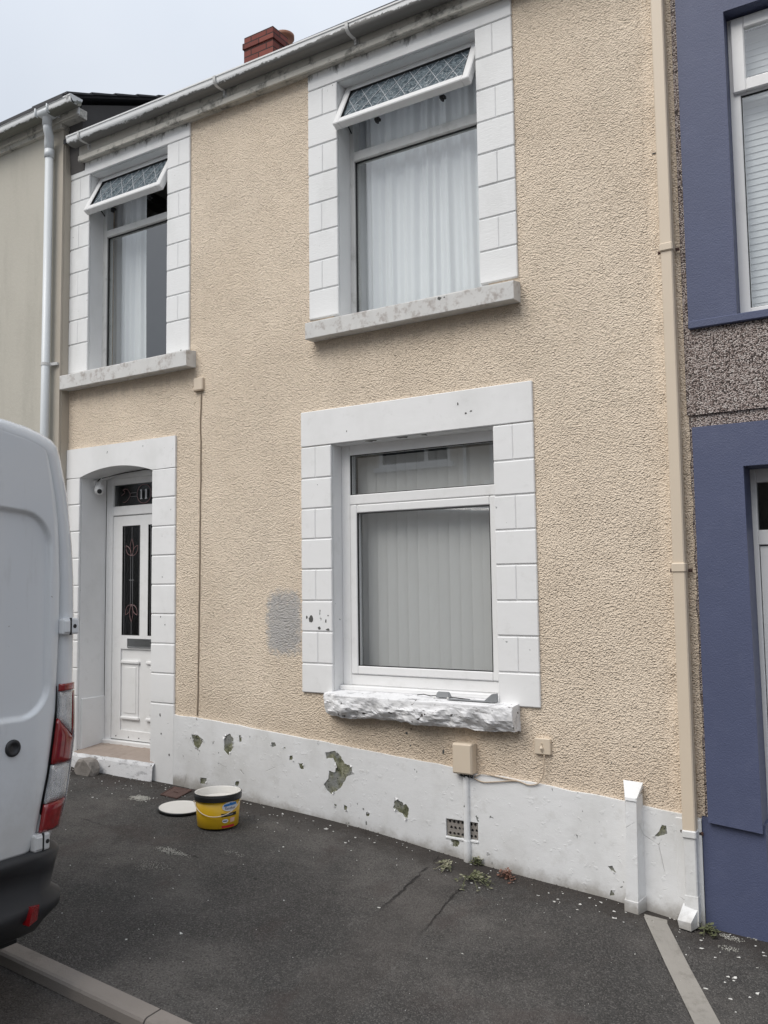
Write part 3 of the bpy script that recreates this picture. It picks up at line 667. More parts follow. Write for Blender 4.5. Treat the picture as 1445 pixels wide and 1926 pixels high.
MT['chip'] = plain('chipped_grey_spot', (0.11, 0.11, 0.105), 0.95, var=0.5, sc=60)
for (px, py, w_, h_, yy) in ((584, 1164, .018, .022, -.0178), (577, 1161, .006, .012, -.0178), (613, 1168, .006, .012, -.0178), (617, 1158, .005, .005, -.0178), (600, 1181, .014, .010, -.0178), (617, 1184, .016, .006, -.0178),
        (861, 760, .005, .009, -.0178), (876, 777, .006, .006, -.0178), (886, 773, .008, .004, -.0178), (652, 811, .003, .005, -.0178), (826, 561, .016, .012, -.1032), (836, 559, .005, .006, -.1032),
        (305, 985+100, .003, .005, -.0178), (302, 1160, .004, .006, -.0178), (310, 1175, .004, .005, -.0178), (301, 1345, .005, .014, -.0178), (303, 1380, .006, .007, -.0178), (318, 1420, .006, .010, -.0178), (146, 1410, .004, .006, -.0178),
        (765, 1379, .010, .010, -.002), (772, 1402, .005, .007, -.002), (834, 1414, .006, .016, -.002), (1150, 1435, .004, .004, -.002), (340, 1290, .003, .003, -.002), (1231, 288, .014, .004, -.004)):
    cx, cz = W(px, py, yy); rnd = random.Random(px*7+py); n_ = 11
    P = [(cx+w_*(.55+.75*rnd.random())*math.cos(k*6.283/n_), cz+h_*(.55+.75*rnd.random())*math.sin(k*6.283/n_)) for k in range(n_)]
    bm = B(); plate(bm, P, [], yy, yy+.002); obj('paint_chip', bm, 'chip', house)
for cx, w_ in ((-2.86, .085), (-3.10, .09), (-2.70, .04)):      # blown paint hanging from the lintel soffit of the ground floor window
    bm = B()
    g_ = [(cx+w_*(t/6-.5), .012+.05*math.sin(math.pi*t/6)*(.6+.4*math.sin(t*2.1+cx*9))) for t in range(7)]
    vs = [bm.verts.new((x, y, 2.6275)) for x, y in g_]+[bm.verts.new((x+.004, .004, 2.6275)) for x, y in g_[::-1]]
    bm.faces.new(vs); obj('blown_paint', bm, 'chip', house)

# --- door threshold
bm = B()
n = 24
topz = 0.395
g = [[None]*5 for _ in range(n+1)]
for i in range(n+1):
    x = -5.95+(-5.03+5.95)*i/n
    k = noise.noise(Vector((x*9, 1, 2)))
    for j, (y, z) in enumerate(((0.27, 0.425), (0.0, 0.398), (-0.034, 0.386), (-0.045+0.012*k, 0.36), (-0.06+0.02*k, G(x, -0.05)-0.03))):
        if i in (0, n): y = max(y, -0.014) if j < 3 else y
        g[i][j] = bm.verts.new((x, y, z+0.006*noise.noise(Vector((x*20, y*20, 5)))))
for i in range(n):
    for j in range(4): bm.faces.new((g[i][j], g[i+1][j], g[i+1][j+1], g[i][j+1])).material_index = 0 if j < 2 else 1
bmesh.ops.recalc_face_normals(bm, faces=bm.faces)
obj('doorstep', bm, ['step', 'rough_sill'], house)

# --- upper sills
def sill(x0, x1, zb, zf, zt, yf, mat='sill'):
    bm = B(); n = 26; g = []
    for i in range(n+1):
        x = x0+(x1-x0)*i/n; k = lambda s: 0.0025*noise.noise(Vector((x*14, s*3.1, zf)))
        ring = [(0.13, zt), (yf, zf+k(1)), (yf-0.002+k(2), zf-0.006), (yf+k(3), zb+0.004), (yf+0.006, zb+k(4)), (0.0, zb+0.004)]
        g.append([bm.verts.new((x, y, z)) for y, z in ring])
    for i in range(n):
        for j in range(6): bm.faces.new((g[i][j], g[i+1][j], g[i+1][(j+1) % 6], g[i][(j+1) % 6]))
    bm.faces.new(g[0]); bm.faces.new(g[-1][::-1])
    bmesh.ops.recalc_face_normals(bm, faces=bm.faces)
    return obj('window_sill', bm, mat, house)
sill(-3.545, -2.020, 3.348, 3.460, 3.500, -0.10)
sill(-6.085, -4.648, 3.328, 3.445, 3.480, -0.10)
# --- rough stone sill under the ground-floor window
bm = B(); nx, n = 90, 22
x0, x1 = -3.435, -2.088
ring0 = []
def sp_(t):
    # cross-section path: back top -> front top -> front -> bottom -> back
    P = [(0.09, 1.002), (-0.104, 0.990), (-0.112, 0.984), (-0.114, 0.955), (-0.112, 0.928), (-0.106, 0.895), (-0.098, 0.866), (-0.085, 0.850), (0.0, 0.846)]
    k = t*(len(P)-1); i = min(int(k), len(P)-2); f = k-i
    return P[i][0]+(P[i+1][0]-P[i][0])*f, P[i][1]+(P[i+1][1]-P[i][1])*f
g = []
for i in range(nx+1):
    x = x0+(x1-x0)*i/nx; row = []
    en = min(1, (x-x0)/0.13); end = 0.55+0.45*min(1, en) if x < x0+0.13 else 1.0
    for j in range(n+1):
        y, z = sp_(j/n)
        w = min(1, max(0, (0.03-y)/0.08))
        lw = 0.22+0.78*min(1, max(0, (0.955-z)/0.04)); d = (noise.fractal(Vector((x*8, y*14, z*16)), 0.8, 2.1, 5)*0.027+noise.noise(Vector((x*3.2, z*9, 4)))*0.016)*lw
        dz = noise.fractal(Vector((x*6+9, y*12, z*10)), 1.0, 2.1, 4)*0.018
        y2 = y*end if y < 0 else y
        lowk = min(1, max(0, (0.99-z)/0.03))
        row.append(bm.verts.new((x+0.010*noise.noise(Vector((z*25, y*20, i == 0))) if i in (0, nx) else x, y2-d*w*lowk, z+dz*w*lowk-(0.012*(x-x0)*0.6 if j > n*0.5 else 0))))
    g.append(row)
for i in range(nx):
    for j in range(n): bm.faces.new((g[i][j], g[i+1][j], g[i+1][j+1], g[i][j+1]))
bm.faces.new(g[0]); bm.faces.new(g[-1][::-1])
bmesh.ops.recalc_face_normals(bm, faces=bm.faces)
obj('stone_sill', bm, 'rough_sill', house)

# --- windows
def frame_rect(bm, x0, x1, z0, z1, w, y0, y1, bev=0.004, wt=None, wb=None):
    wt = wt or w; wb = wb or w
    box(bm, x0, x0+w, y0, y1, z0, z1, bev); box(bm, x1-w, x1, y0, y1, z0, z1, bev)
    box(bm, x0+w-.002, x1-w+.002, y0+.0004, y1, z1-wt, z1-.0004, bev); box(bm, x0+w-.002, x1-w+.002, y0+.0004, y1, z0+.0004, z0+wb, bev)
def gasket(bm, x0, x1, z0, z1, y, w=0.005):
    frame_rect(bm, x0, x1, z0, z1, w, y-0.003, y+0.012, 0)
def sheetq(bm, x0, x1, y, z0, z1):
    bm.faces.new([bm.verts.new(p) for p in ((x0, y, z0), (x1, y, z0), (x1, y, z1), (x0, y, z1))])
def pane(parent, x0, x1, z0, z1, y, mat='glass'):
    bm = B(); sheetq(bm, x0, x1, y, z0, z1)
    return obj('pane', bm, mat, parent)
def open_sash(win, x0, x1, zt, yt, length, ang, pitch, mat_lead='lead', fam=(1, -1)):
    Mx = Matrix.Translation((0, yt, zt)) @ Matrix.Rotation(-ang, 4, 'X')      # local: x, y=out of the wall(-), z down negative
    def tr(bm): bmesh.ops.transform(bm, matrix=Mx, verts=bm.verts)
    bm = B(); frame_rect(bm, x0, x1, -length, 0, 0.050, -0.045, 0.012, 0.006); frame_rect(bm, x0+.03, x1-.03, -length+.03, -.03, 0.030, 0.010, 0.028, 0.002); tr(bm)
    s = obj('open_sash', bm, 'upvc', win)
    bm = B(); gasket(bm, x0+.048, x1-.048, -length+.048, -.048, -0.036, .006); tr(bm); obj('gasket', bm, 'gasket', s)
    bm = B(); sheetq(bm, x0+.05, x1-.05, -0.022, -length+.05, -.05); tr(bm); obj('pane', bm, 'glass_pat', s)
    bm = B(); a0, a1, b0, b1 = x0+.052, x1-.052, -length+.052, -.052; H = b1-b0
    k = -12
    while k < 30:
        for sg in fam:
            xa = a0+k*pitch; xb = xa+sg*H*0.62
            # clip to the pane
            t0, t1 = 0.0, 1.0; dx_ = xb-xa
            ta, tb = (a0-xa)/dx_, (a1-xa)/dx_
            t0 = max(t0, min(ta, tb)); t1 = min(t1, max(ta, tb))
            if t1 > t0+0.02:
                p = [(xa+dx_*t, b0+H*t) for t in (t0, t1)]
                d = Vector((p[1][0]-p[0][0], p[1][1]-p[0][1])).normalized(); nn_ = Vector((-d.y, d.x))*0.0016
                yq = -0.0262 if sg == 1 else -0.0250
                hexa(bm, [(p[0][0]-nn_.x, yq, p[0][1]-nn_.y), (p[1][0]-nn_.x, yq, p[1][1]-nn_.y), (p[1][0]-nn_.x, -0.0225, p[1][1]-nn_.y), (p[0][0]-nn_.x, -0.0225, p[0][1]-nn_.y),
                          (p[0][0]+nn_.x, yq, p[0][1]+nn_.y), (p[1][0]+nn_.x, yq, p[1][1]+nn_.y), (p[1][0]+nn_.x, -0.0225, p[1][1]+nn_.y), (p[0][0]+nn_.x, -0.0225, p[0][1]+nn_.y)])
        k += 1
    tr(bm); obj('lead_lattice', bm, mat_lead, s)
    bm = B()                                                   # friction stays and latch claws
    zb = zt-length*math.cos(ang); yb = yt-length*math.sin(ang)
    for xx in (x0+.012, x1-.012)[:1]:
        tube(bm, [(xx, yt+.02, zt-length*0.80), (xx, yt-0.06, zt-length*0.62)], 0.005, 6)
    obj('friction_stay', bm, 'gasket', s)
    for t in (0.30, 0.78):
        bm = B(); xx = x0+(x1-x0)*t; box(bm, xx-.018, xx+.018, yb+.035, yb+.07, zb-.008, zb+.012, .003); box(bm, xx-.006, xx+.006, yb+.03, yb+.06, zb-.024, zb-.004); obj('latch', bm, 'gasket', s)
    return s

def up_window(label_key, xf0, xf1, zb, zt, yf, ztr0, ztr1, gl_l, gl_r, sx0, sx1, sangle, slen, pitch):
    bm = B()
    frame_rect(bm, xf0, xf1, zb, zt, gl_l-xf0, yf, yf+0.07, 0.004, wt=0.04, wb=0.05)
    box(bm, gl_l-.003, xf1-(gl_l-xf0)+.003, yf-0.006, yf+0.069, ztr0, ztr1, 0.006)
    w = obj('window', bm, 'upvc_dirty', house)
    bm = B(); gasket(bm, gl_l-.003, gl_r+.003, zb+0.047, ztr0+.003, yf+0.018, 0.009); obj('gasket', bm, 'gasket', w)
    pane(w, gl_l, gl_r, zb+0.05, ztr0, yf+0.03)
    open_sash(w, sx0, sx1, zt-0.028, yf-0.004, slen, sangle, pitch)
    return w
up_window('UR', -3.345, -2.262, 3.49, 5.158, 0.14, 4.622, 4.692, -3.292, -2.315, -3.325, -2.296, R(27), 0.385, 0.128)
up_window('UL', -5.872, -4.935, 3.47, 5.158, 0.135, 4.640, 4.700, -5.808, -4.99, -5.850, -4.968, R(27), 0.385, 0.128)
# lower window
bm = B(); yf = 0.11
xf0, xf1 = -3.405, -2.175
box(bm, xf0, -3.334, yf, yf+.07, 1.03, 2.645, .004); box(bm, -2.245, xf1, yf, yf+.07, 1.03, 2.645, .004)
box(bm, -3.336, -2.243, yf+.0004, yf+.07, 2.562, 2.6446, .004)
box(bm, -3.336, -2.243, yf-.004, yf+.07, 2.226, 2.292, .006)
box(bm, -3.336, -2.243, yf+.0004, yf+.07, 1.0304, 1.100, .006)
box(bm, xf0+.003, xf1-.045, yf-.045, yf+.069, 0.998, 1.030, .006)
w = obj('window', bm, 'upvc', house)
bm = B(); frame_rect(bm, -3.331, -2.246, 1.103, 2.223, 0.056, yf-.010, yf+.05, .007)
s = obj('sash', bm, 'upvc', w)
bm = B(); gasket(bm, -3.277, -2.300, 1.157, 2.169, yf-.002, .006); obj('gasket', bm, 'gasket', s)
bm = B(); sheetq(bm, -3.274, -2.303, yf+.022, 1.160, 2.166); obj('pane', bm, 'glass_low', s)
bm = B(); gasket(bm, -3.336, -2.243, 2.291, 2.564, yf+.008, .006); obj('gasket', bm, 'gasket', w)
bm = B(); sheetq(bm, -3.333, -2.246, yf+.03, 2.294, 2.561); obj('pane', bm, 'glass_low', w)

# --- front door
fy = 0.262
bm = B()
box(bm, -5.922, -5.840, fy, fy+.07, 0.43, 2.60, .005); box(bm, -5.13, -5.05, fy, fy+.07, 0.43, 2.60, .005)
box(bm, -5.842, -5.128, fy+.0005, fy+.07, 2.545, 2.60, .004); box(bm, -5.842, -5.128, fy-.002, fy+.07, 2.286, 2.366, .006)
box(bm, -5.91, -5.06, fy-.03, fy+.07, 0.405, 0.452, .006)
door = obj('front_door', bm, 'upvc', house)
bm = B()
LX0, LX1, LZ0, LZ1 = -5.836, -5.133, 0.458, 2.281
gl = [(-5.727, -5.516), (-5.424, -5.213)]
leaf_holes = [rect(a, b, 1.300, 2.199) for a, b in gl]+[rect(-5.734, -5.236, 0.533, 1.189)]
plate(bm, rect(LX0, LX1, LZ0, LZ1), leaf_holes, fy+.004, fy+.018)
box(bm, -5.74, -5.23, fy+.0165, fy+.03, .53, 1.195)
for a, b in ((-5.712, -5.528), (-5.424, -5.244)):            # raised panel mouldings
    box(bm, a, b, fy+.008, fy+.020, .64, 1.075, .005); box(bm, a+.022, b-.022, fy+.003, fy+.012, .67, 1.045, .005)
    box(bm, a-.012, b+.012, fy-.006, fy+.018, 1.070, 1.096, .006); box(bm, a-.012, b+.012, fy-.006, fy+.018, .622, .646, .006)
lf = obj('door_leaf', bm, 'upvc', door)
bm = B(); frame_rect(bm, LX0-.004, LX1+.004, LZ0-.004, LZ1+.004, .006, fy+.0055, fy+.05, 0)
for a, b in gl: frame_rect(bm, a-.001, b+.001, 1.299, 2.2, .005, fy+.006, fy+.03, 0)
obj('gasket', bm, 'gasket', door)
bm = B()
for a, b in gl: sheetq(bm, a, b, fy+.014, 1.3, 2.199)
sheetq(bm, -5.838, -5.132, fy+.02, 2.366, 2.546)
obj('glazing', bm, 'glass_door', door)
# leaded tulip motifs
bm = B(); yq = fy+.0125
def ln(bm, pts, r=.0022, mi=0): tube(bm, [(x, yq, z) for x, z in pts], r, 5, mi)
def curve(p, n=8):
    out = []
    for i in range(n+1):
        t = i/n; a = (1-t)**2; b_ = 2*t*(1-t); c_ = t*t; out.append((a*p[0][0]+b_*p[1][0]+c_*p[2][0], a*p[0][1]+b_*p[1][1]+c_*p[2][1]))
    return out
for a, b in gl:
    xc = (a+b)/2
    for xx in (a+.018, b-.018): ln(bm, [(xx, 1.305), (xx, 2.195)], .0016, 1)
    ln(bm, [(xc-.012, 1.53), (xc-.012, 1.97)], .0018, 1); ln(bm, [(xc+.012, 1.53), (xc+.012, 1.97)], .0018, 1)
    ln(bm, [(xc, 1.305), (xc, 1.42)], .0018, 1); ln(bm, [(xc, 2.08), (xc, 2.195)], .0018, 1); ln(bm, [(xc-.03, 1.75), (xc+.03, 1.75)], .002, 1)
    for s, zc in ((1, 2.0), (-1, 1.5)):
        z = lambda v: zc+s*v
        for q in (1, -1):
            ln(bm, curve([(xc, z(-.05)), (xc+q*.075, z(-.045)), (xc+q*.068, z(.035))])); ln(bm, curve([(xc+q*.068, z(.035)), (xc+q*.02, z(.02)), (xc+q*.012, z(-.02))]))
            ln(bm, curve([(xc, z(-.05)), (xc+q*.04, z(.01)), (xc, z(.09))]))
fx = -5.485
ln(bm, [(fx+.082*math.cos(t*.2618), 2.456+.078*math.sin(t*.2618)) for t in range(25)], .0028)
for zz in (2.47, 2.44): ln(bm, [(fx-.16, zz), (fx-.08, zz)], .002, 1); ln(bm, [(fx+.08, zz), (fx+.16, zz)], .002, 1)
for q in (1, -1):
    ln(bm, curve([(fx+q*.16, 2.456), (fx+q*.2, 2.53), (fx+q*.25, 2.50)])); ln(bm, curve([(fx+q*.16, 2.456), (fx+q*.2, 2.385), (fx+q*.25, 2.40)]))
    ln(bm, curve([(fx+q*.25, 2.50), (fx+q*.2, 2.48), (fx+q*.27, 2.455)])); ln(bm, [(fx+q*.325, 2.37), (fx+q*.325, 2.54)], .0018, 1)
obj('lead_motif', bm, ['motif', 'lead_dark'], door)
def text_mesh(body, size, align='CENTER', extrude=0.0, font_off=0.0):
    cu = bpy.data.curves.new('t', 'FONT'); cu.body = body; cu.size = size; cu.align_x = align; cu.align_y = 'CENTER'; cu.extrude = extrude; cu.offset = font_off
    cu.resolution_u = 3
    o = bpy.data.objects.new('t', cu); C.objects.link(o); bpy.context.view_layer.update()
    me = bpy.data.meshes.new_from_object(o.evaluated_get(bpy.context.evaluated_depsgraph_get()))
    bpy.data.objects.remove(o); bpy.data.curves.remove(cu); return me
for xx in (fx-.028, fx+.028):
    bm = B(); box(bm, xx-.0055, xx+.0055, yq-.006, yq-.003, 2.418, 2.492)
    box(bm, xx-.013, xx+.013, yq-.0062, yq-.0032, 2.413, 2.419); box(bm, xx-.012, xx-.004, yq-.0062, yq-.0032, 2.482, 2.489); obj('number_digit', bm, 'sign_white', door)
bm = B(); frame_rect(bm, -5.650, -5.330, 1.200, 1.276, .010, fy-.006, fy+.006, .003); box(bm, -5.641, -5.339, fy-.002, fy+.006, 1.209, 1.267, .002)
obj('letterbox', bm, 'steel', door)
bm = B()
for xx in (-5.779, -5.63, -5.51, -5.38):
    bm = B(); lathe(bm, [(.005, 0), (.004, .004)], (xx, fy+.004, .482), 8, 0, Matrix.Rotation(R(90), 3, 'X')); obj('screw', bm, 'gasket', lf)

# --- eaves: fascia, soffit, gutter with brackets
bm = B()
box(bm, -5.935, 6.0, -0.062, -0.040, 5.262, 5.405, .003)
box(bm, -5.925, 6.0, -0.039, 0.0, 5.262, 5.285, 0)
box(bm, -5.93, 6.0, -0.078, -0.063, 5.252, 5.300, .004)
obj('fascia', bm, 'fascia', house)
def gutter(bm, xa, xb, yc, zt_a, zt_b, r):
    n = 12; A, D = [], []
    sp = lambda v: math.copysign(abs(v)**0.55, v)
    pr = [(yc-r-0.006, 0.006), (yc-r-0.006, -0.004), (yc-r, -0.006)]+[(yc-r*sp(math.cos(math.pi*k/n)), -0.008-r*0.98*sp(math.sin(math.pi*k/n))) for k in range(1, n)]+[(yc+r, -0.008), (yc+r, 0.004)]
    inn = [(yc+(y-yc)*0.93, z+0.004) for y, z in pr[::-1]]
    pr = pr+inn
    A = [bm.verts.new((xa, y, zt_a+z)) for y, z in pr]; D = [bm.verts.new((xb, y, zt_b+z)) for y, z in pr]; N = len(pr)
    for k in range(N): bm.faces.new((A[k], D[k], D[(k+1) % N], A[(k+1) % N]))
    h = N//2
    for P in (A, D):
        for k in range(h-1): bm.faces.new((P[k], P[k+1], P[N-2-k], P[N-1-k]))
GYC, GR = -0.120, 0.056
gz = lambda x: 5.432-0.011*(x+6.0)*1.0
bm = B(); gutter(bm, -5.955, -3.10, GYC, gz(-5.955), gz(-3.1), GR); gutter(bm, -3.10, 5.9, GYC, gz(-3.1), gz(-3.1)-.03, GR)
# stop end
n = 12
for X in (-5.957, -5.950): pass
vs = [bm.verts.new((-5.957, GYC-GR*1.1*math.cos(math.pi*k/n), gz(-5.95)+.006-GR*1.05*math.sin(math.pi*k/n))) for k in range(n+1)]; bm.faces.new(vs)
vs2 = [bm.verts.new((v.co.x+.03, v.co.y, v.co.z)) for v in vs]
for k in range(n): bm.faces.new((vs[k], vs[k+1], vs2[k+1], vs2[k]))
bmesh.ops.recalc_face_normals(bm, faces=bm.faces)
gut = obj('gutter', bm, 'gutter', house, smooth=False)
for X in (-5.80, -4.30, -3.127, -1.95, -0.75):
    bm = B(); zt = gz(X)+.004; n = 12
    for (a, b_, rr_) in ((X-.012, X+.012, GR+.009),):
        P = [(GYC-rr_*math.cos(math.pi*k/n), zt-rr_*math.sin(math.pi*k/n)) for k in range(n+1)]; P = [(GYC-rr_*1.04*math.copysign(abs(math.cos(math.pi*k/n))**.55, math.cos(math.pi*k/n)), zt-rr_*1.05*abs(math.sin(math.pi*k/n))**.55) for k in range(n+1)]
        Q = [(GYC+(a_-GYC)*.94, zt+(b2_-zt)*.94) for a_, b2_ in P]; Q_ = [(GYC-(rr_-.004)*math.cos(math.pi*k/n), zt-(rr_-.004)*math.sin(math.pi*k/n)) for k in range(n+1)]
        for k in range(n):
            hexa(bm, [(a, P[k][0], P[k][1]), (b_, P[k][0], P[k][1]), (b_, P[k+1][0], P[k+1][1]), (a, P[k+1][0], P[k+1][1]), (a, Q[k][0], Q[k][1]), (b_, Q[k][0], Q[k][1]), (b_, Q[k+1][0], Q[k+1][1]), (a, Q[k+1][0], Q[k+1][1])])
    box(bm, X-.016, X+.016, -0.066, -0.060, zt-.105, zt-.03, .002); box(bm, X-.010, X+.010, -0.082, -0.064, zt-.100, zt-.055, .003)
    bmesh.ops.recalc_face_normals(bm, faces=bm.faces)
    obj('gutter_bracket', bm, 'upvc_dirty', gut)
# roof
bm = B()
hexa(bm, [(-6.09, -.10, 5.44), (6.0, -.10, 5.44), (6.0, 4.2, 7.37), (-6.09, 4.2, 7.37), (-6.09, -.10, 5.48), (6.0, -.10, 5.48), (6.0, 4.2, 7.42), (-6.09, 4.2, 7.42)])
hexa(bm, [(-6.09, 8.5, 5.44), (6.0, 8.5, 5.44), (6.0, 4.2, 7.37), (-6.09, 4.2, 7.37), (-6.09, 8.5, 5.48), (6.0, 8.5, 5.48), (6.0, 4.2, 7.42), (-6.09, 4.2, 7.42)])
obj('roof', bm, 'slate', house)

# --- square downpipe, cream above, white below
bm = B()
def dpipe(bm, z0, z1, w=0.065, d=0.06, xc=-1.145):
    box(bm, xc-w/2, xc+w/2, -0.020-d, -0.016, z0, z1, 0.006)
dpipe(bm, 3.46, 5.36); dpipe(bm, 1.745, 3.49, 0.061, 0.056); dpipe(bm, 0.40, 1.76, 0.065)
dpipe(bm, 3.455, 3.50, .072, .066); dpipe(bm, 1.735, 1.785, .072, .066)
pp = obj('downpipe', bm, 'cream_plastic', house)
bm = B(); dpipe(bm, 0.06, 0.415, .062, .057); dpipe(bm, 0.385, 0.425, .072, .066)
gzp = G(-1.14, -.05)
hexa(bm, [(-1.182, -.085, gzp+.02), (-1.112, -.085, gzp+.02), (-1.112, -.02, gzp+.03), (-1.182, -.02, gzp+.03), (-1.178, -.08, .10), (-1.112, -.08, .10), (-1.112, -.02, .10), (-1.178, -.02, .10)])
hexa(bm, [(-1.200, -.125, gzp+.012), (-1.140, -.130, gzp+.006), (-1.113, -.07, gzp+.015), (-1.185, -.07, gzp+.02), (-1.206, -.128, gzp+.050), (-1.140, -.132, gzp+.046), (-1.113, -.075, .045), (-1.187, -.075, .060)])
obj('pipe_shoe', bm, 'plinth', pp)
for zz in (3.475, 1.748, .405):
    for sx in (-1, 1): bm = B(); box(bm, -1.145+sx*.036, -1.145+sx*.058, -.024, -.018, zz-.012, zz+.006, .002); lathe(bm, [(.005, 0), (.004, .004)], (-1.145+sx*.049, -.024, zz-.002), 8, 0, Matrix.Rotation(R(90), 3, 'X')); obj('pipe_clip', bm, 'rust', pp)
bm = B(); box(bm, -1.225, -1.095, -0.024, 0.0, -0.4, 0.47, .004); obj('pipe_backing', bm, 'plinth', pp)

# --- white boxed-in pipe on the plinth
bm = B(); gb = G(-1.42, -.1)
BL, BR, TL_, TR_ = (-1.478, -.10), (-1.412, -.10), (-1.458, -.10), (-1.402, -.10); BKL, BKR = -1.488, -1.392
hexa(bm, [BL+(gb-.03,), BR+(gb-.03,), (BKR, -.02, gb-.03), (BKL, -.02, gb-.03), TL_+(.556,), TR_+(.553,), (BKR, -.02, .57), (BKL, -.02, .57)])
hexa(bm, [(TL_[0]-.003, -.106, .546), (TR_[0]+.003, -.106, .544), (BKR+.003, -.018, .60), (BKL-.003, -.018, .605), (TL_[0]-.003, -.104, .560), (TR_[0]+.003, -.104, .558), (BKR+.004, -.018, .626), (BKL-.005, -.018, .630)])
hexa(bm, [(BL[0]-.004, -.108, gb-.03), (BR[0]+.002, -.108, gb-.03), (BKR+.004, -.02, gb-.03), (BKL-.002, -.02, gb-.03), (BL[0]-.003, -.107, gb+.062), (BR[0]+.002, -.107, gb+.056), (BKR+.003, -.02, gb+.07), (BKL-.001, -.02, gb+.07)])
bmesh.ops.recalc_face_normals(bm, faces=bm.faces)
obj('boxed_pipe', bm, 'plinth', house)
# --- conduit below the meter box
bm = B(); gb = G(-2.43, 0)
tube(bm, [(-2.432, -.026, .56), (-2.432, -.026, gb+.05)], .019, 12); tube(bm, [(-2.432, -.027, gb+.12), (-2.432, -.029, gb-.01)], .0225, 12)
obj('conduit', bm, 'plinth', house)

# ------------------------------------------------------------------ things fixed to or standing by the house
bx_ = root('cable_box', (-2.43, -.02, .57), 'larger cream cable box with dark wires below it, above the white conduit', 'cable box', 'cable boxes on the front wall')
bm = B(); box(bm, -2.500, -2.370, -.072, .002, .572, .752, .010, seg=2); box(bm, -2.494, -2.376, -.076, -.070, .58, .744, .003); obj('cover', bm, 'cream_plastic', bx_)
bm = B()
for i in range(9):
    x = -2.445+i*.006; tube(bm, [(x, -.04, .575), (x+random.uniform(-.02, .02), -.05+random.uniform(-.02, .02), .563), (x+random.uniform(-.01, .02), -.03, .552+random.uniform(-.004, .006))], .004, 6)
obj('wires', bm, 'gasket', bx_)
sk = root('cable_box', (-1.95, 0, .72), 'small square cream socket cover on the wall right of the rough stone sill', 'cable box', 'cable boxes on the front wall')
bm = B(); hexa(bm, [(-1.998, -.022, .722), (-1.902, -.022, .722), (-1.902, .002, .722), (-1.998, .002, .722), (-1.998, -.022, .812), (-1.902, -.022, .812), (-1.902, .002, .812), (-1.998, .002, .812)])
bmesh.ops.bevel(bm, geom=list(bm.edges), offset=.004, segments=1, affect='EDGES')
obj('cover', bm, 'cream_plastic', sk)
bm = B(); tube(bm, [(-1.950, -.016, .735), (-1.952, -.030, .76), (-1.952, -.026, .785)], [.008, .010, .004], 10); obj('cable_hood', bm, 'cream_plastic', sk)
s3 = root('cable_box', (-4.605, 0, 3.15), 'tiny cream cable cover high on the wall right of the upper left window', 'cable box', 'cable boxes on the front wall')
bm = B(); box(bm, -4.650, -4.560, -.024, .002, 3.150, 3.246, .006); obj('cover', bm, 'cream_plastic', s3)
bm = B(); box(bm, -4.645, -4.565, -.026, .002, 3.142, 3.151, .002); obj('gap', bm, 'grime_cable', s3)
def cable(label, px, Y, r, mat, wob=0):
    pts = [W(a, b, Y) for a, b in px]
    P = []
    for i in range(len(pts)-1):
        for j in range(8):
            t = j/8; p0 = pts[max(i-1, 0)]; p1 = pts[i]; p2 = pts[i+1]; p3 = pts[min(i+2, len(pts)-1)]
            f = lambda k: 0.5*((2*p1[k])+(-p0[k]+p2[k])*t+(2*p0[k]-5*p1[k]+4*p2[k]-p3[k])*t*t+(-p0[k]+3*p1[k]-3*p2[k]+p3[k])*t**3)
            x, z = f(0), f(1); P.append((x+wob*noise.noise(Vector((0, 0, z*5))), Y, z))
    P.append((pts[-1][0], Y, pts[-1][1]))
    bm = B(); tube(bm, P, r, 6); b0 = P[0]
    return tag(obj('cable', bm, mat, None, True, base=b0), label, 'cable', 'cables on the front wall')
cable('long thin vertical cable clipped down the cream wall between door and window', [(378, 738), (377, 900), (375, 1100), (373, 1250), (371, 1346)], -.006, .0042, 'grime_cable', .008)
cable('cream cable drooping from the small socket cover and along the plinth top', [(1024, 1420), (1023, 1448), (1020, 1464), (1012, 1474), (994, 1476.5), (971, 1469), (930, 1471), (908, 1471), (892, 1464)], -.028, .0036, 'cream_cable')
cable('upper cream cable arching from the meter box to the plinth edge', [(892, 1462), (900, 1457.5), (912, 1456), (954, 1465), (972, 1468)], -.027, .0034, 'cream_cable')

cm = root('security_camera', (-5.924, .15, 2.50), 'small white dome security camera under the arch of the front door', 'camera')
bm = B(); lathe(bm, [(.030, 0), (.030, .012), (.024, .018)], (-5.924, .15, 2.555), 20, 0, Matrix.Rotation(R(90), 3, 'Y'))
tube(bm, [(-5.91, .15, 2.555), (-5.865, .145, 2.555), (-5.86, .14, 2.53)], .013, 10); obj('mount', bm, 'upvc', cm)
bm = B(); c = (-5.860, .135, 2.50)
lathe(bm, [(.0, -.044), (.020, -.040), (.036, -.026), (.042, -.004), (.040, .016), (.036, .030), (.030, .040), (.0, .044)], c, 24, 0)
cb = obj('housing', bm, 'upvc', cm, True)
bm = B(); dv = (Vector((0, -4.8, 1.7))-Vector(c)).normalized(); q = dv.to_track_quat('Z', 'Y').to_matrix()
lathe(bm, [(.0195, .028), (.0195, .0405), (.015, .0445), (0, .0455)], Vector(c)+Vector((0, 0, -.012)), 20, 0, q); obj('lens', bm, 'gasket', cb)
bm = B(); tube(bm, [(-5.905, .15, 2.575), (-5.89, .17, 2.60), (-5.83, .21, 2.618), (-5.68, .245, 2.640), (-5.45, .25, 2.650), (-5.2, .25, 2.628), (-5.1, .25, 2.60)], .0045, 6); obj('lead_wire', bm, 'gasket', cm)
bm = B(); tube(bm, [(-5.895, .16, 2.545), (-5.86, .15, 2.575), (-5.835, .13, 2.60)], .005, 6); obj('stay', bm, 'upvc', cm)

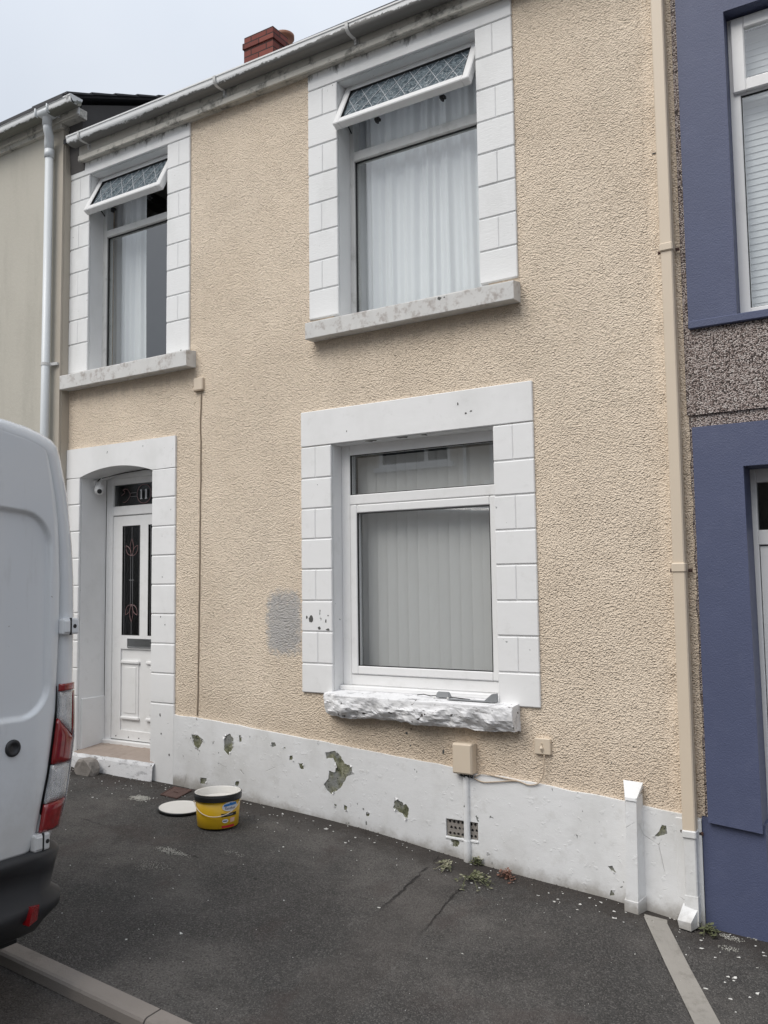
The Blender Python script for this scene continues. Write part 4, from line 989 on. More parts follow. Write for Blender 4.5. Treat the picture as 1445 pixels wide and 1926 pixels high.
# curtains and blinds
def drape(label, x0, x1, z0, z1, yc, amp, pitch, seed, slant=0.0, mat='curtain'):
    bm = B(); n = int((x1-x0)/0.006); random.seed(seed)
    zs_ = [z0+(z1-z0)*k/8 for k in range(9)]; g = []
    ph = 0; xs__ = []
    for i in range(n+1):
        x = x0+(x1-x0)*i/n; ph += 2*math.pi*(0.006/pitch)*(1+0.7*noise.noise(Vector((x*6, seed, 0))))
        a = amp*(0.6+0.8*abs(noise.noise(Vector((x*5, seed+4, 0)))))
        g.append([bm.verts.new((x+slant*(z-z0)*noise.noise(Vector((x*3, 7, seed))), yc+a*(math.copysign(abs(math.sin(ph+0.25*math.sin(z*2+x*3)))**1.8, math.sin(ph+0.25*math.sin(z*2+x*3)))+0.5*math.sin(2.7*ph))*(0.75+0.25*(z-z0)/(z1-z0)), z)) for z in zs_])
    for i in range(n):
        for k in range(8): bm.faces.new((g[i][k], g[i+1][k], g[i+1][k+1], g[i][k+1]))
    random.seed(seed+100)
    return tag(obj('curtain', bm, mat, None, True, base=(0, yc, z0)), label, 'curtain', 'net curtains upstairs')
drape('pleated white net curtain filling the upper right window', -3.50, -2.20, 3.5, 5.2, 0.275, 0.028, 0.15, 3, .03)
drape('white net curtain drawn to one side in the upper left window', -6.03, -5.52, 3.46, 5.2, 0.31, 0.022, 0.16, 8, .03)
random.seed(5)
vb = root('vertical_blind', (-2.8, .25, 2.6), 'pale vertical slat blind behind the ground floor window', 'blind')
bm = B(); x = -3.315; k = 0
while x < -2.16:
    a = R(7+random.uniform(-3, 4)); w = 0.089; dx_, dy_ = w/2*math.cos(a), w/2*math.sin(a)
    g = []
    for t in (-1, -.5, 0, .5, 1):
        g.append([bm.verts.new((x+dx_*t, .25+dy_*t-.002*(1-t*t), z)) for z in (1.02, 1.8, 2.56)])
    for i in range(4):
        for j in range(2): bm.faces.new((g[i][j], g[i+1][j], g[i+1][j+1], g[i][j+1]))
    x += 0.078; k += 1
obj('slats', bm, 'blind', vb, True)
bm = B(); box(bm, -3.38, -2.18, .22, .27, 2.58, 2.62, .004); obj('head_rail', bm, 'upvc', vb)

# bits on the rough sill
p = root('window_clip', (-2.61, .03, 1.0), 'small grey plastic clip with two white screws lying on the rough stone sill', 'clip')
X0, Z0 = W(820, 1312, -.01); X1, _ = W(848, 1312, -.01)
bm = B(); hexa(bm, [(X0, -.02, 1.003), (X1, -.02, 1.001), (X1, .012, 1.003), (X0, .012, 1.003), (X0+.012, -.014, 1.037), (X1-.014, -.014, 1.035), (X1-.014, .008, 1.037), (X0+.012, .008, 1.037)])
bmesh.ops.bevel(bm, geom=list(bm.edges), offset=.004, segments=2, affect='EDGES'); obj('body', bm, 'alu', p)
for xx in (X0-.004, X1-.012):
    bm = B(); lathe(bm, [(.007, 0), (.006, .004), (.003, .005)], (xx, -.024, 1.002), 10, 0, Matrix.Rotation(R(90), 3, 'X')); obj('screw', bm, 'flake', p)
bm = B(); tube(bm, [(X0, -.01, 1.012), (X0-.04, 0, 1.006), (X0-.09, 0, 1.014), (X0-.14, .01, 1.006)], .003, 6); obj('wire', bm, 'gasket', p); bm = B(); tube(bm, [(X1, -.012, 1.008), (X1+.13, -.012, 1.002)], .0035, 6); obj('wire', bm, 'gasket', p)
bm = B(); box(bm, X0+.10, -2.225, -.055, -.02, .9985, 1.0025); hexa(bm, [(-2.30, -.045, 1.0), (-2.216, -.045, 1.0), (-2.216, -.02, 1.0), (-2.30, -.02, 1.0), (-2.245, -.045, 1.045), (-2.216, -.045, 1.048), (-2.216, -.02, 1.048), (-2.245, -.02, 1.045)])
tag(obj('flashing', bm, 'alu', None, base=(-2.3, 0, 1.0)), 'bent grey metal flashing strip at the right end of the rough sill', 'flashing')

# ------------------------------------------------------------------ left neighbour
nb = root('neighbour_house', (-8, 0, .3), 'grey beige smooth rendered house behind the van with a pale blue round downpipe', 'house')
YN = -0.095
bm = B(); box(bm, -16, -6.095, YN, .3, -.6, 5.62); box(bm, -6.0945, -6.0905, YN+.02, .3, -.6, 5.62); obj('wall', bm, 'neigh', nb)
bm = B(); hexa(bm, [(-16, -.28, 5.705), (-5.88, -.28, 5.705), (-5.88, 4.2, 7.72), (-16, 4.2, 7.72), (-16, -.28, 5.735), (-5.88, -.28, 5.735), (-5.88, 4.2, 7.75), (-16, 4.2, 7.75)])
for k in range(18):                                    # stepped slate verge
    y = -.26+k*.25; z = 5.735+(y+.28)*.45
    hexa(bm, [(-6.3, y, z-.004), (-5.85, y, z-.006), (-5.85, y+.27, z+.108), (-6.3, y+.27, z+.11), (-6.3, y, z+.018), (-5.85, y, z+.012), (-5.85, y+.27, z+.122), (-6.3, y+.27, z+.125)])
hexa(bm, [(-16, 8.7, 5.705), (-5.88, 8.7, 5.705), (-5.88, 4.2, 7.72), (-16, 4.2, 7.72), (-16, 8.7, 5.735), (-5.88, 8.7, 5.735), (-5.88, 4.2, 7.75), (-16, 4.2, 7.75)])
obj('roof', bm, 'slate', nb)
bm = B(); vs = [(-.02, 5.2), (-.06, 5.75), (4.2, 7.70), (8.5, 5.7), (8.5, 5.2)]
a = [bm.verts.new((-5.915, y, z)) for y, z in vs]; b_ = [bm.verts.new((-6.2, y, z)) for y, z in vs]; bm.faces.new(a); bm.faces.new(b_[::-1])
for k in range(5): bm.faces.new((a[k], b_[k], b_[(k+1) % 5], a[(k+1) % 5]))
bmesh.ops.recalc_face_normals(bm, faces=bm.faces)
obj('gable', bm, 'gable', nb)
bm = B(); box(bm, -16, -5.86, YN-.055, YN-.035, 5.615, 5.70, .003); box(bm, -16, -6.08, YN-.034, YN+.05, 5.575, 5.612, .003); box(bm, -16, -5.87, YN-.034, YN+.06, 5.613, 5.69, .003)
obj('fascia', bm, 'fascia', nb)
bm = B(); gutter(bm, -15.8, -5.79, -.215, 5.705, 5.705, .056)
n = 12
vs = [bm.verts.new((-5.785, -.215-.062*math.cos(math.pi*k/n), 5.712-.062*math.sin(math.pi*k/n))) for k in range(n+1)]; bm.faces.new(vs)
gn = obj('gutter', bm, 'gutter_n', nb)
for X in (-5.83, -7.0):
    bm = B(); P = [(-.215-.065*math.cos(math.pi*k/n), 5.708-.065*math.sin(math.pi*k/n)) for k in range(n+1)]
    for k in range(n):
        f = lambda i, s: (-.215+(P[i][0]+.215)*s, 5.708+(P[i][1]-5.708)*s)
        hexa(bm, [(X-.012, *P[k]), (X+.012, *P[k]), (X+.012, *P[k+1]), (X-.012, *P[k+1]), (X-.012, *f(k, .93)), (X+.012, *f(k, .93)), (X+.012, *f(k+1, .93)), (X-.012, *f(k+1, .93))])
    box(bm, X-.010, X+.010, -.17, -.148, 5.60, 5.66, .003)
    obj('gutter_bracket', bm, 'upvc_dirty', gn)
bm = B()
xo = W(92, 215, -.2)[0]; xp = -6.205
lathe(bm, [(.0, .0), (.040, .0), (.040, .07), (.0625, .085)], (xo, -.215, 5.57), 20)
for X in (xo-.075, xo+.075): box(bm, X-.008, X+.008, -.285, -.15, 5.645, 5.715, .004)
box(bm, xo-.07, xo+.07, -.28, -.15, 5.638, 5.70, .03, seg=3)
tube(bm, [(xo, -.215, 5.60), (xo, -.21, 5.545), (xo-.01, -.185, 5.50), (xp, -.155, 5.46), (xp, -.150, 5.36)], [.037, .037, .038, .040, .040], 16)
tube(bm, [(xp, -.150, 5.40), (xp, -.150, 5.33)], .041, 16); tube(bm, [(xp, -.150, 5.34), (xp, -.150, .45)], .0345, 18)
dp = obj('downpipe', bm, 'pipe_white', nb, True)
for zz in (3.55, 1.6):
    bm = B(); tube(bm, [(xp, -.150, zz-.012), (xp, -.150, zz+.012)], .038, 18)
    hexa(bm, [(xp+.03, -.135, zz-.012), (xp+.098, -.115, zz-.010), (xp+.098, -.097, zz-.010), (xp+.03, -.105, zz-.012), (xp+.03, -.135, zz+.012), (xp+.098, -.115, zz+.014), (xp+.098, -.097, zz+.014), (xp+.03, -.105, zz+.012)]); obj('pipe_clip', bm, 'upvc_dirty', dp)
bm = B(); box(bm, -6.52, -6.09, 2.70, 2.98, 6.6, 7.93); box(bm, -6.535, -6.075, 2.685, 2.995, 7.895, 7.97, .004)
box(bm, -6.52, -6.09, 2.70, 2.98, 7.972, 8.045, .004); box(bm, -6.52, -6.09, 2.982, 3.6, 6.6, 7.85)
ch = obj('chimney', bm, 'brick', nb)
bm = B(); lathe(bm, [(.13, 0), (.13, .10), (.11, .13), (.105, .28), (.125, .30), (.125, .34), (.10, .345), (.09, .2)], (-6.365, 3.25, 7.975), 24)
bm2 = bm; obj('chimney_pot', bm2, 'terracotta', ch, True)

# ------------------------------------------------------------------ right neighbour (blue trim)
rb = root('blue_trim_house', (1, 0, -.1), 'brown pebbledashed house with slate blue painted door and window surrounds', 'house')
XB = XR+0.003
bOL, bTop = -0.812, 4.71
bm = B()
bh = [rect(bOL-.03, .25+.03, 3.02, bTop+.03), rect(-.812-.03, .12, -.4, 2.27+.03)]
outer = [(XB-.01, -.6), (5.5, -.6), (5.5, 5.33), (XB-.01, 5.33)]
plate(bm, outer, bh, 0.004, .3)
box(bm, XB-.012, 5.5, -.010, .004, 2.565, 5.33)
# cut the bellcast above around the window by framing it in blue later
bm.free(); bm = B()
plate(bm, [(XB-.01, -.6), (5.5, -.6), (5.5, 2.57), (XB-.01, 2.57)], [rect(-.842, .12, -.4, 2.30)], 0.004, .3)
outer = [(XB-.012, 2.565), (5.5, 2.565), (5.5, 5.33), (XB-.012, 5.33)]
plate(bm, outer, [rect(bOL-.03, .28, 3.02, bTop+.03)], -.009, .3)
obj('wall', bm, 'dash', rb)
bm = B(); room(bm, -.95, 2, .3, 3.5, 2.62, 5.3); room(bm, -.95, 2, .3, 3.5, -.4, 2.6); obj('room_lining', bm, 'dark_room', rb)
bm = B()
XS = -1.057
plate(bm, [(XS, 3.062), (XS, 5.26), (.50, 5.26), (.50, 3.062), (.25, 3.062), (.25, bTop), (bOL, bTop), (bOL, 3.062)], [], -.024, .10)
box(bm, XS, .50, -.036, .12, 3.022, 3.064, .004)
obj('window_surround', bm, 'blue', rb)
bm = B()
poly = [(XS, .468), (XS, 2.494), (.36, 2.494), (.36, .468), (.09, .44), (.09, 2.27), (-.812, 2.27), (-.800, .445)]
plate(bm, poly, [], -.042, .14)
obj('door_surround', bm, 'blue', rb)
bm = B()
outer = [(-1.094, -.6), (-1.094, .484), (-1.04, .485), (-.79, .48), (-.79, -.6)]
plate(bm, outer, [], -.012, .13); plate(bm, [(.09, -.6), (.09, .5), (5.4, .5), (5.4, -.6)], [], -.012, .13)
obj('plinth', bm, 'blue', rb)
bm = B(); yw = .075
frame_rect(bm, -.815, .26, 3.06, 4.73, .055, yw, yw+.07, .004)
box(bm, -.762, .207, yw, yw+.069, 4.275, 4.33, .004)
wn = obj('window', bm, 'upvc', rb)
bm = B(); frame_rect(bm, -.795, .24, 4.285, 4.70, .068, yw-.022, yw+.02, .006); ss = obj('top_sash', bm, 'upvc', wn)
bm = B(); sheetq(bm, -.735, .18, yw-.004, 4.345, 4.64); obj('pane', bm, 'glass', ss)
bm = B(); sheetq(bm, -.765, .21, yw+.02, 3.11, 4.28); obj('pane', bm, 'glass', wn)
bm = B(); gasket(bm, -.763, .208, 3.112, 4.278, yw+.012, .006); obj('gasket', bm, 'gasket', wn)
bb = root('venetian_blind', (-.3, .2, 3.1), 'white horizontal slat blind in the window of the blue trimmed house', 'blind')
bm = B(); zz = 3.09
while zz < 4.66:
    hexa(bm, [(-.80, .175, zz), (.24, .175, zz), (.24, .180, zz+.037), (-.80, .180, zz+.037), (-.80, .176, zz-.001), (.24, .176, zz-.001), (.24, .181, zz+.036), (-.80, .181, zz+.036)]); zz += .036
obj('slats', bm, 'curtain', bb)
bm = B(); yd = .145
box(bm, -.835, -.785, yd, yd+.07, -.12, 2.28, .004); box(bm, .02, .10, yd, yd+.07, -.12, 2.28, .004); box(bm, -.787, .022, yd+.0005, yd+.07, 2.20, 2.28, .004); box(bm, -.787, .022, yd, yd+.07, 1.872, 1.95, .004)
fd = obj('front_door', bm, 'upvc', rb)
bm = B(); plate(bm, rect(-.781, .017, -.10, 1.866), [], yd+.014, yd+.05)
box(bm, -.66, -.05, yd+.006, yd+.02, 1.62, 1.80, .004); box(bm, -.66, -.38, yd+.006, yd+.02, .1, .9, .004); obj('door_leaf', bm, 'upvc', fd)
bm = B(); sheetq(bm, -.785, .022, yd+.03, 1.95, 2.20); obj('pane', bm, 'glass_door', fd)

# ------------------------------------------------------------------ houses over the road (seen only as reflections)
for i, (xa, xb) in enumerate(((-14.5, -8.55), (-8.55, -2.5), (-2.5, 3.5))):
    oh = root('opposite_house', ((xa+xb)/2, -12.2, KZ((xa+xb)/2)), ['left hand house over the road, facing the cream house', 'middle house over the road, mirrored in the front window', 'right hand house over the road behind the viewer'][i], 'house', 'houses over the road')
    bm = B(); zb = KZ((xa+xb)/2); ws = []
    def wr(cx, z): return (cx-.93, cx+.93, z, z+1.25)
    openings = [wr(xa+1.4, zb+3.62), wr(xb-1.42, zb+3.62), wr(xb-1.42, zb+.9)]
    V = [rect(a, b, c_, d_) for a, b, c_, d_ in openings]
    plate(bm, rect(xa, xb, zb-1.5, zb+5.3), V, 0, .25)
    bmesh.ops.scale(bm, vec=(1, -1, 1), verts=bm.verts); bmesh.ops.translate(bm, vec=(0, -12.2, 0), verts=bm.verts); bmesh.ops.reverse_faces(bm, faces=bm.faces)
    obj('wall', bm, 'opp_wall', oh)
    bm = B(); hexa(bm, [(xa, -12.0, zb+5.3), (xb, -12.0, zb+5.3), (xb, -16, zb+7.4), (xa, -16, zb+7.4), (xa, -12.0, zb+5.35), (xb, -12.0, zb+5.35), (xb, -16, zb+7.45), (xa, -16, zb+7.45)])
    obj('roof', bm, 'slate', oh)
    bm = B(); box(bm, xa, xb, -17, -12.45, zb-1.5, zb+5.2); obj('back_wall', bm, 'dark_room', oh)
    for a, b, c_, d_ in openings:
        bm = B(); frame_rect(bm, a, b, c_, d_, .07, -12.28, -12.2, 0); box(bm, a+1.2, a+1.28, -12.28, -12.199, c_+.07, d_-.07); box(bm, a-.1, b+.1, -12.28, -12.1, c_-.1, c_)
        wq = obj('window', bm, 'upvc', oh)
        bm = B(); box(bm, a+.07, b-.07, -12.26, -12.25, c_+.07, d_-.07); obj('pane', bm, 'van_glass', wq)
    bm = B(); tube(bm, [(xb-.08, -12.12, zb), (xb-.1, -12.12, zb+5.2)], .04, 8); obj('downpipe', bm, 'upvc', oh)

# ------------------------------------------------------------------ bucket, lid and small things on the pavement
bxp, byp, _ = GP(410, 1552)
bz = G(bxp, byp)+.006
bk = root('paint_bucket', (bxp, byp, bz), 'open yellow plastic paint bucket with black rim, full of cream paint', 'bucket')
BC = (bxp, byp, bz); BH = .205; R0, R1 = .128, .143
bm = B(); lathe(bm, [(.0, .004), (R0-.004, .0), (R0, .004), (R1-.002, BH-.03), (R1-.006, BH-.03), (R0-.006, .01), (0, .01)], BC, 56); obj('body', bm, 'yellow', bk, True)
bm = B(); lathe(bm, [(R1-.003, BH-.040), (R1+.006, BH-.040), (R1+.007, BH-.012), (R1+.005, BH-.008), (R1+.008, BH-.005), (R1+.006, BH), (R1+.001, BH+.001)], BC, 56, cap=False); obj('rim', bm, 'rim_black', bk)
bm = B(); lathe(bm, [(R1+.0015, BH+.0012), (R1-.003, BH+.002), (R1-.006, BH-.002), (R1-.012, BH-.05), (R1-.013, BH-.054)], BC, 56, cap=False); obj('inner_wall', bm, 'paint', bk, True)
bm = B(); lathe(bm, [(R1-.011, BH-.044), (.06, BH-.0445), (.0, BH-.0445)], BC, 56, cap=False); obj('paint', bm, 'paint', bk)
tc_ = math.atan2(-4.8-byp, -bxp)                     # bearing from the bucket to the street side
def on_cyl(ang, z, off=.0012):
    r = R0+(R1-R0)*z/(BH-.03)+off; a = tc_+ang; return (bxp+r*math.cos(a), byp+r*math.sin(a), bz+z)
ha = R(80); pts = []
for i in range(25):
    t = i/24; ang = -ha+(ha*1.86)*t; z = (BH-.050)-(.075)*math.sin(math.pi*min(1, t/.98))**.8
    pts.append(on_cyl(ang*1.0, z, .006+.004*math.sin(math.pi*t)))
bm = B(); tube(bm, pts, .0028, 8)
for p_ in (pts[0], pts[-1]): lathe(bm, [(.0, -.004), (.008, -.003), (.008, .003), (.0, .004)], p_, 10)
obj('handle', bm, 'cream_plastic', bk, True)
# printed label, wrapped on the side
lab = B()
def lpatch(a0, a1, z0, z1, off, mi, slant=0.0, oval=False, n=14):
    if oval:
        ac, zc, aw, zw = (a0+a1)/2, (z0+z1)/2, (a1-a0)/2, (z1-z0)/2
        c0 = lab.verts.new(on_cyl(ac, zc, off)); ring = [lab.verts.new(on_cyl(ac+aw*math.cos(t*2*math.pi/28), zc+zw*math.sin(t*2*math.pi/28), off)) for t in range(28)]
        for t in range(28): lab.faces.new((c0, ring[t], ring[(t+1) % 28])).material_index = mi
    else:
        for i in range(n):
            f0, f1 = a0+(a1-a0)*i/n, a0+(a1-a0)*(i+1)/n
            lab.faces.new([lab.verts.new(on_cyl(f0, z0+slant*(f0-a0), off)), lab.verts.new(on_cyl(f1, z0+slant*(f1-a0), off)), lab.verts.new(on_cyl(f1, z1+slant*(f1-a0), off)), lab.verts.new(on_cyl(f0, z1+slant*(f0-a0), off))]).material_index = mi
lpatch(.18, .98, .105, .163, .0010, 0, oval=True)
lpatch(.27, .58, .136, .149, .0016, 1, slant=.012); lpatch(.58, .90, .139, .155, .0016, 1, slant=.004); lpatch(.52, .64, .150, .158, .0018, 1, oval=True)
lpatch(.14, .96, .074, .094, .0012, 2)
lpatch(.20, .50, .036, .060, .0010, 0, oval=True); lpatch(.24, .44, .044, .050, .0015, 3); lpatch(.60, .86, .036, .062, .0010, 5); lpatch(.18, .86, .006, .020, .0012, 4)
def wrap_text(s, size, a_c, z_c, off, mi, asp=1.0):
    me = text_mesh(s, size); vm = [lab.verts.new(on_cyl(a_c+v.co.x*asp/.14, z_c+v.co.y, off)) for v in me.vertices]
    for p_ in me.polygons:
        try: lab.faces.new([vm[i] for i in p_.vertices]).material_index = mi
        except ValueError: pass
wrap_text('Sandtex', .0235, .58, .124, .0022, 3, 1.02)
wrap_text('MASONRY', .011, .55, .084, .0018, 0, 1.1)
obj('label', lab, ['lbl_white', 'lbl_blue', 'lbl_black', 'lbl_navy', 'lbl_red', 'lbl_pink'], bk)

lx, ly, _ = GP(340, 1524); lz = G(lx, ly)
lid = root('bucket_lid', (lx, ly, lz), 'round white bucket lid with black edge lying beside the yellow bucket', 'lid')
tilt = Matrix.Rotation(math.atan(.07), 3, 'Y') @ Matrix.Rotation(R(1.2), 3, 'X')
bm = B(); lathe(bm, [(.0, .002), (.148, .002), (.151, .006), (.151, .014), (.147, .017), (.1435, .0165)], (lx, ly, lz+.006), 48, 0, tilt, cap=False); obj('edge', bm, 'rim_black', lid)
bm = B(); lathe(bm, [(.1433, .0155), (.14, .0145), (.12, .012), (.0, .012)], (lx, ly, lz+.006), 48, 0, tilt, cap=False); bmesh.ops.recalc_face_normals(bm, faces=bm.faces); obj('disc', bm, 'paint', lid)

# grey stone propped by the step
def rock(name, c, s, seed, mat, flat=0.0):
    bm = B(); bmesh.ops.create_icosphere(bm, subdivisions=3, radius=1)
    for v in bm.verts:
        p = v.co.copy(); q = Vector((max(-.72, min(.72, p.x)), max(-.70, min(.70, p.y)), max(-.6, min(.66, p.z))))
        q += p*(0.16*noise.noise(p*1.6+Vector((seed, 0, 0)))+0.05*noise.noise(p*6+Vector((seed, 3, 0))))
        v.co = Vector((q.x*s[0]*(1-.35*max(0, q.z)), q.y*s[1], q.z*s[2]))+Vector(c)
    return bm
sx_, sy_, sz_ = GP(196, 1449)
tag(obj('stone', rock('stone', (sx_-.02, -.135, sz_+.045), (.125, .075, .10), 4, 'stone'), 'stone', None, base=(sx_, -.1, sz_)), 'grey block of broken stone lying against the white doorstep', 'stone')
# rusty stopcock cover
cv = [GP(*p_) for p_ in ((303, 1496), (333, 1503), (360, 1488), (327, 1482))]
bm = B(); cvx = sum(p_[0] for p_ in cv)/4; cvy = sum(p_[1] for p_ in cv)/4
t_ = [(x, y, G(x, y)+.006) for x, y, _ in cv]; b_ = [(x, y, G(x, y)-.01) for x, y, _ in cv]
hexa(bm, b_+t_); bmesh.ops.recalc_face_normals(bm, faces=bm.faces)
cov = root('stopcock_cover', (cvx, cvy, G(cvx, cvy)), 'small rusty square iron cover set in the pavement behind the white lid', 'cover')
obj('plate', bm, 'rust', cov)
bm = B()
for k in range(4):
    a, b = Vector(t_[k]), Vector(t_[(k+1) % 4]); tube(bm, [a+Vector((0, 0, -.001)), b+Vector((0, 0, -.001))], .006, 6)
tube(bm, [(cvx-.02, cvy, G(cvx, cvy)+.008), (cvx+.02, cvy, G(cvx, cvy)+.008)], .004, 6)
obj('frame', bm, 'rust', cov)

# scattered paint flakes, pale dust and grit (uncountable)
random.seed(21)
def chip(bm, x, y, s, mi=0, h=.003, lift=.0):
    z = G(x, y)+lift; n = random.choice((3, 4, 5)); a0 = random.uniform(0, 6.28); asp = random.uniform(.4, 1)
    P = [(x+s*math.cos(a0+2*math.pi*k/n)*random.uniform(.6, 1), y+s*asp*math.sin(a0+2*math.pi*k/n)*random.uniform(.6, 1)) for k in range(n)]
    tl = random.uniform(0, h)
    A = [bm.verts.new((p_[0], p_[1], z+.001+(tl if k == 0 else 0))) for k, p_ in enumerate(P)]; D = [bm.verts.new((v.co.x, v.co.y, v.co.z+.0025)) for v in A]
    bm.faces.new(D).material_index = mi
    for k in range(n): bm.faces.new((A[k], A[(k+1) % n], D[(k+1) % n], D[k])).material_index = mi
bm = B()
for _ in range(250):
    y = -abs(random.gauss(0, .22))-.03; x = random.uniform(-6.0, 0.6)
    chip(bm, x, max(y, -2.1), random.choice((.003, .004, .006, .009))*random.uniform(.7, 1.2))
for _ in range(130): chip(bm, random.uniform(-5.8, .8), random.uniform(-2.1, -.1), random.choice((.002, .003, .004))*random.uniform(.7, 1.3))
for _ in range(40): chip(bm, random.uniform(-1.1, .2), random.uniform(-.7, -.05), random.uniform(.005, .014))
for px, py, s in ((713, 1708, .014), (340, 1757, .014), (238, 1768, .009), (613, 1560, .018), (727, 1538, .012), (1043, 1697, .010), (1155, 1728, .016), (1131, 1699, .014), (1110, 1690, .012), (590, 1545, .010), (532, 1532, .009), (870, 1795, .008), (1320, 1785, .016), (1425, 1870, .013)):
    x, y, _ = GP(px, py); chip(bm, x, y, s, h=.006)
tag(obj('paint_flakes', bm, 'flake'), 'white paint flakes littering the pavement below the peeling plinth', 'paint flakes', kind='stuff')
bm = B()
def blob(px, py, w, h, n, s0=.0016, s1=.006):
    cx, cy, _ = GP(px, py)
    for _ in range(n):
        a = random.uniform(0, 6.28); r = math.sqrt(random.random())
        x = cx+w*r*math.cos(a)*(1+.4*noise.noise(Vector((a*2, px, 0)))); y = cy+h*r*math.sin(a)*(1+.5*noise.noise(Vector((a*2, 0, py))))
        chip(bm, x, y, random.uniform(s0, s1)*(1.25-r*.7), h=.001)
blob(263, 1502, .085, .06, 420, .003, .009); blob(318, 1601, .11, .045, 260); blob(340, 1607, .08, .02, 60); blob(291, 1628, .10, .05, 90, .001, .003); blob(268, 1632, .05, .04, 40, .001, .003); blob(440, 1606, .09, .03, 40, .001, .003)
blob(1375, 1765, .07, .03, 110); blob(1420, 1765, .05, .03, 60); blob(1370, 1785, .05, .03, 60); blob(180, 1450, .16, .03, 60)
tag(obj('dust_spill', bm, 'dust'), 'pale crumbled render dust spilt in patches on the asphalt', 'dust', kind='stuff')
bm = B()
for _ in range(11000):
    x = random.uniform(-6.0, 1.0); y = -abs(random.gauss(0, .10))-.022
    if noise.noise(Vector((x*4, y*6, 2)))+.25 < random.random()*.8: continue
    s = random.uniform(.0015, .0065); z = G(x, y)
    a = random.uniform(0, 6.28); P = [(x+s*math.cos(a+k*2.09), y+s*math.sin(a+k*2.09), z) for k in range(3)]
    vs = [bm.verts.new(q) for q in P]+[bm.verts.new((x, y, z+s*random.uniform(.7, 1.4)))]
    for f in ((0, 1, 3), (1, 2, 3), (2, 0, 3)): bm.faces.new([vs[i] for i in f])
tag(obj('grit', bm, 'grit'), 'dark loose grit gathered along the foot of the wall', 'grit', kind='stuff')

# weeds
def weed(label, cx, cy, L_, n, mats, seed, spread=1.0, direc=None):
    random.seed(seed); bm = B()
    for i in range(n):
        a = random.uniform(0, 6.28) if direc is None else random.gauss(direc, spread)
        l = L_*random.uniform(.35, 1); pts = []; x, y = cx+random.uniform(-.02, .02), cy+random.uniform(-.015, .015)
        for k in range(6):
            t = k/5; xx = x+math.cos(a+.5*t*noise.noise(Vector((i, seed, 0))))*l*t; yy = min(-.03, y+math.sin(a)*l*t)
            pts.append((xx, yy, G(xx, yy)+.006+.035*math.sin(math.pi*min(1, t*1.1))*random.uniform(.6, 1)))
        tube(bm, pts, [.0018]*5+[.0008], 4, 0)
        for k in range(1, 6):
            for sd_ in (-1, 1):
                if random.random() < .25: continue
                p_ = Vector(pts[k]); an = a+sd_*random.uniform(.5, 1.3); ll = random.uniform(.012, .028); w = ll*.32
                d = Vector((math.cos(an), math.sin(an), random.uniform(-.2, .5))).normalized(); s_ = Vector((-math.sin(an), math.cos(an), random.uniform(-.4, .4)))*w
                vs = [bm.verts.new(v) for v in (p_, p_+d*ll*.5+s_, p_+d*ll, p_+d*ll*.5-s_)]
                bm.faces.new(vs).material_index = random.choice((0, 0, 1))
    for v in bm.verts: v.co.y = min(v.co.y, -.024)
    return tag(obj('weed', bm, mats, None, base=(cx, cy, G(cx, cy))), label, 'weed', 'weeds at the wall foot')
wx, wy, _ = GP(885, 1655)
weed('straggling green weed spreading on the pavement below the white conduit', wx, wy, .17, 18, ['leaf', 'leaf_pale'], 31, .9, -.3)
wx, wy, _ = GP(850, 1640); weed('pale dried weed stalks lying left of the green weed', wx, wy, .14, 10, ['leaf_pale', 'leaf'], 33, .6, 3.0)
wx, wy, _ = GP(952, 1652); weed('little reddish weed at the wall foot right of the green weed', wx, wy, .05, 12, ['leaf_red', 'leaf_red'], 35)
wx, wy, _ = GP(1332, 1752); weed('small low green weed by the foot of the blue plinth', wx, wy-.02, .075, 12, ['leaf', 'leaf'], 37)
wx, wy, _ = GP(912, 1612); weed('tiny moss tuft beside the foot of the white conduit', wx+.02, -.03, .035, 10, ['leaf', 'leaf_pale'], 39)

# ------------------------------------------------------------------ van
van = root('parked_van', (-5.8, -3.24, KZ(-5.8)-.05), 'white panel van parked against the kerb, seen from its rear corner', 'van')
YC = -3.24; X0 = -3.2
def sh(x): return -.0805*(x-X0)                      # the van follows the slope of the street
half = [(0, 2.415), (.3, 2.412), (.55, 2.400), (.672, 2.386), (.76, 2.372), (.83, 2.353), (.875, 2.336), (.905, 2.310), (.918, 2.276), (.939, 2.19), (.959, 2.106), (.974, 2.0), (.99, 1.87), (1.0, 1.74), (1.004, 1.6), (1.004, 1.3), (1.0, 1.06), (.982, .93), (.962, .80), (.90, .66), (.84, .60), (.83, .36)]
def outline(ins, k=1.0, wk=1.0):
    P = []
    for (w, z) in half:
        zz = z-ins*max(0, min(1, (z-1.9)/.5)); zz = .95+(zz-.95)*k if zz > .95 else zz
        P.append((max(0, w-ins*(0 if w < .3 else min(1, (w-.3)/.4)))*wk, zz))
    return P
secs = [(-3.215, .085, 1, 1), (-3.176, .078, 1, 1), (-3.172, .050, 1, 1), (-3.177, .024, 1, 1), (-3.190, .009, 1, 1), (-3.215, 0, 1, 1), (-3.6, 0, 1, 1), (-5.5, 0, 1, 1), (-7.0, 0, .99, 1), (-7.6, .0, .93, .985), (-8.15, 0, .55, .95), (-8.5, 0, .10, .93), (-8.75, 0, -.15, .88), (-8.85, 0, -.3, .80)]
bm = B(); rings = []
for (x, ins, k, wk) in secs:
    P = outline(ins, k, wk); full = [(YC+w, z) for w, z in P][::-1]+[(YC-w, z) for w, z in P[1:]]
    rings.append([bm.verts.new((x, y, z+sh(x))) for y, z in full])
for A, D in zip(rings, rings[1:]):
    for k in range(len(A)-1): bm.faces.new((A[k], A[k+1], D[k+1], D[k]))
    bm.faces.new((A[-1], A[0], D[0], D[-1]))
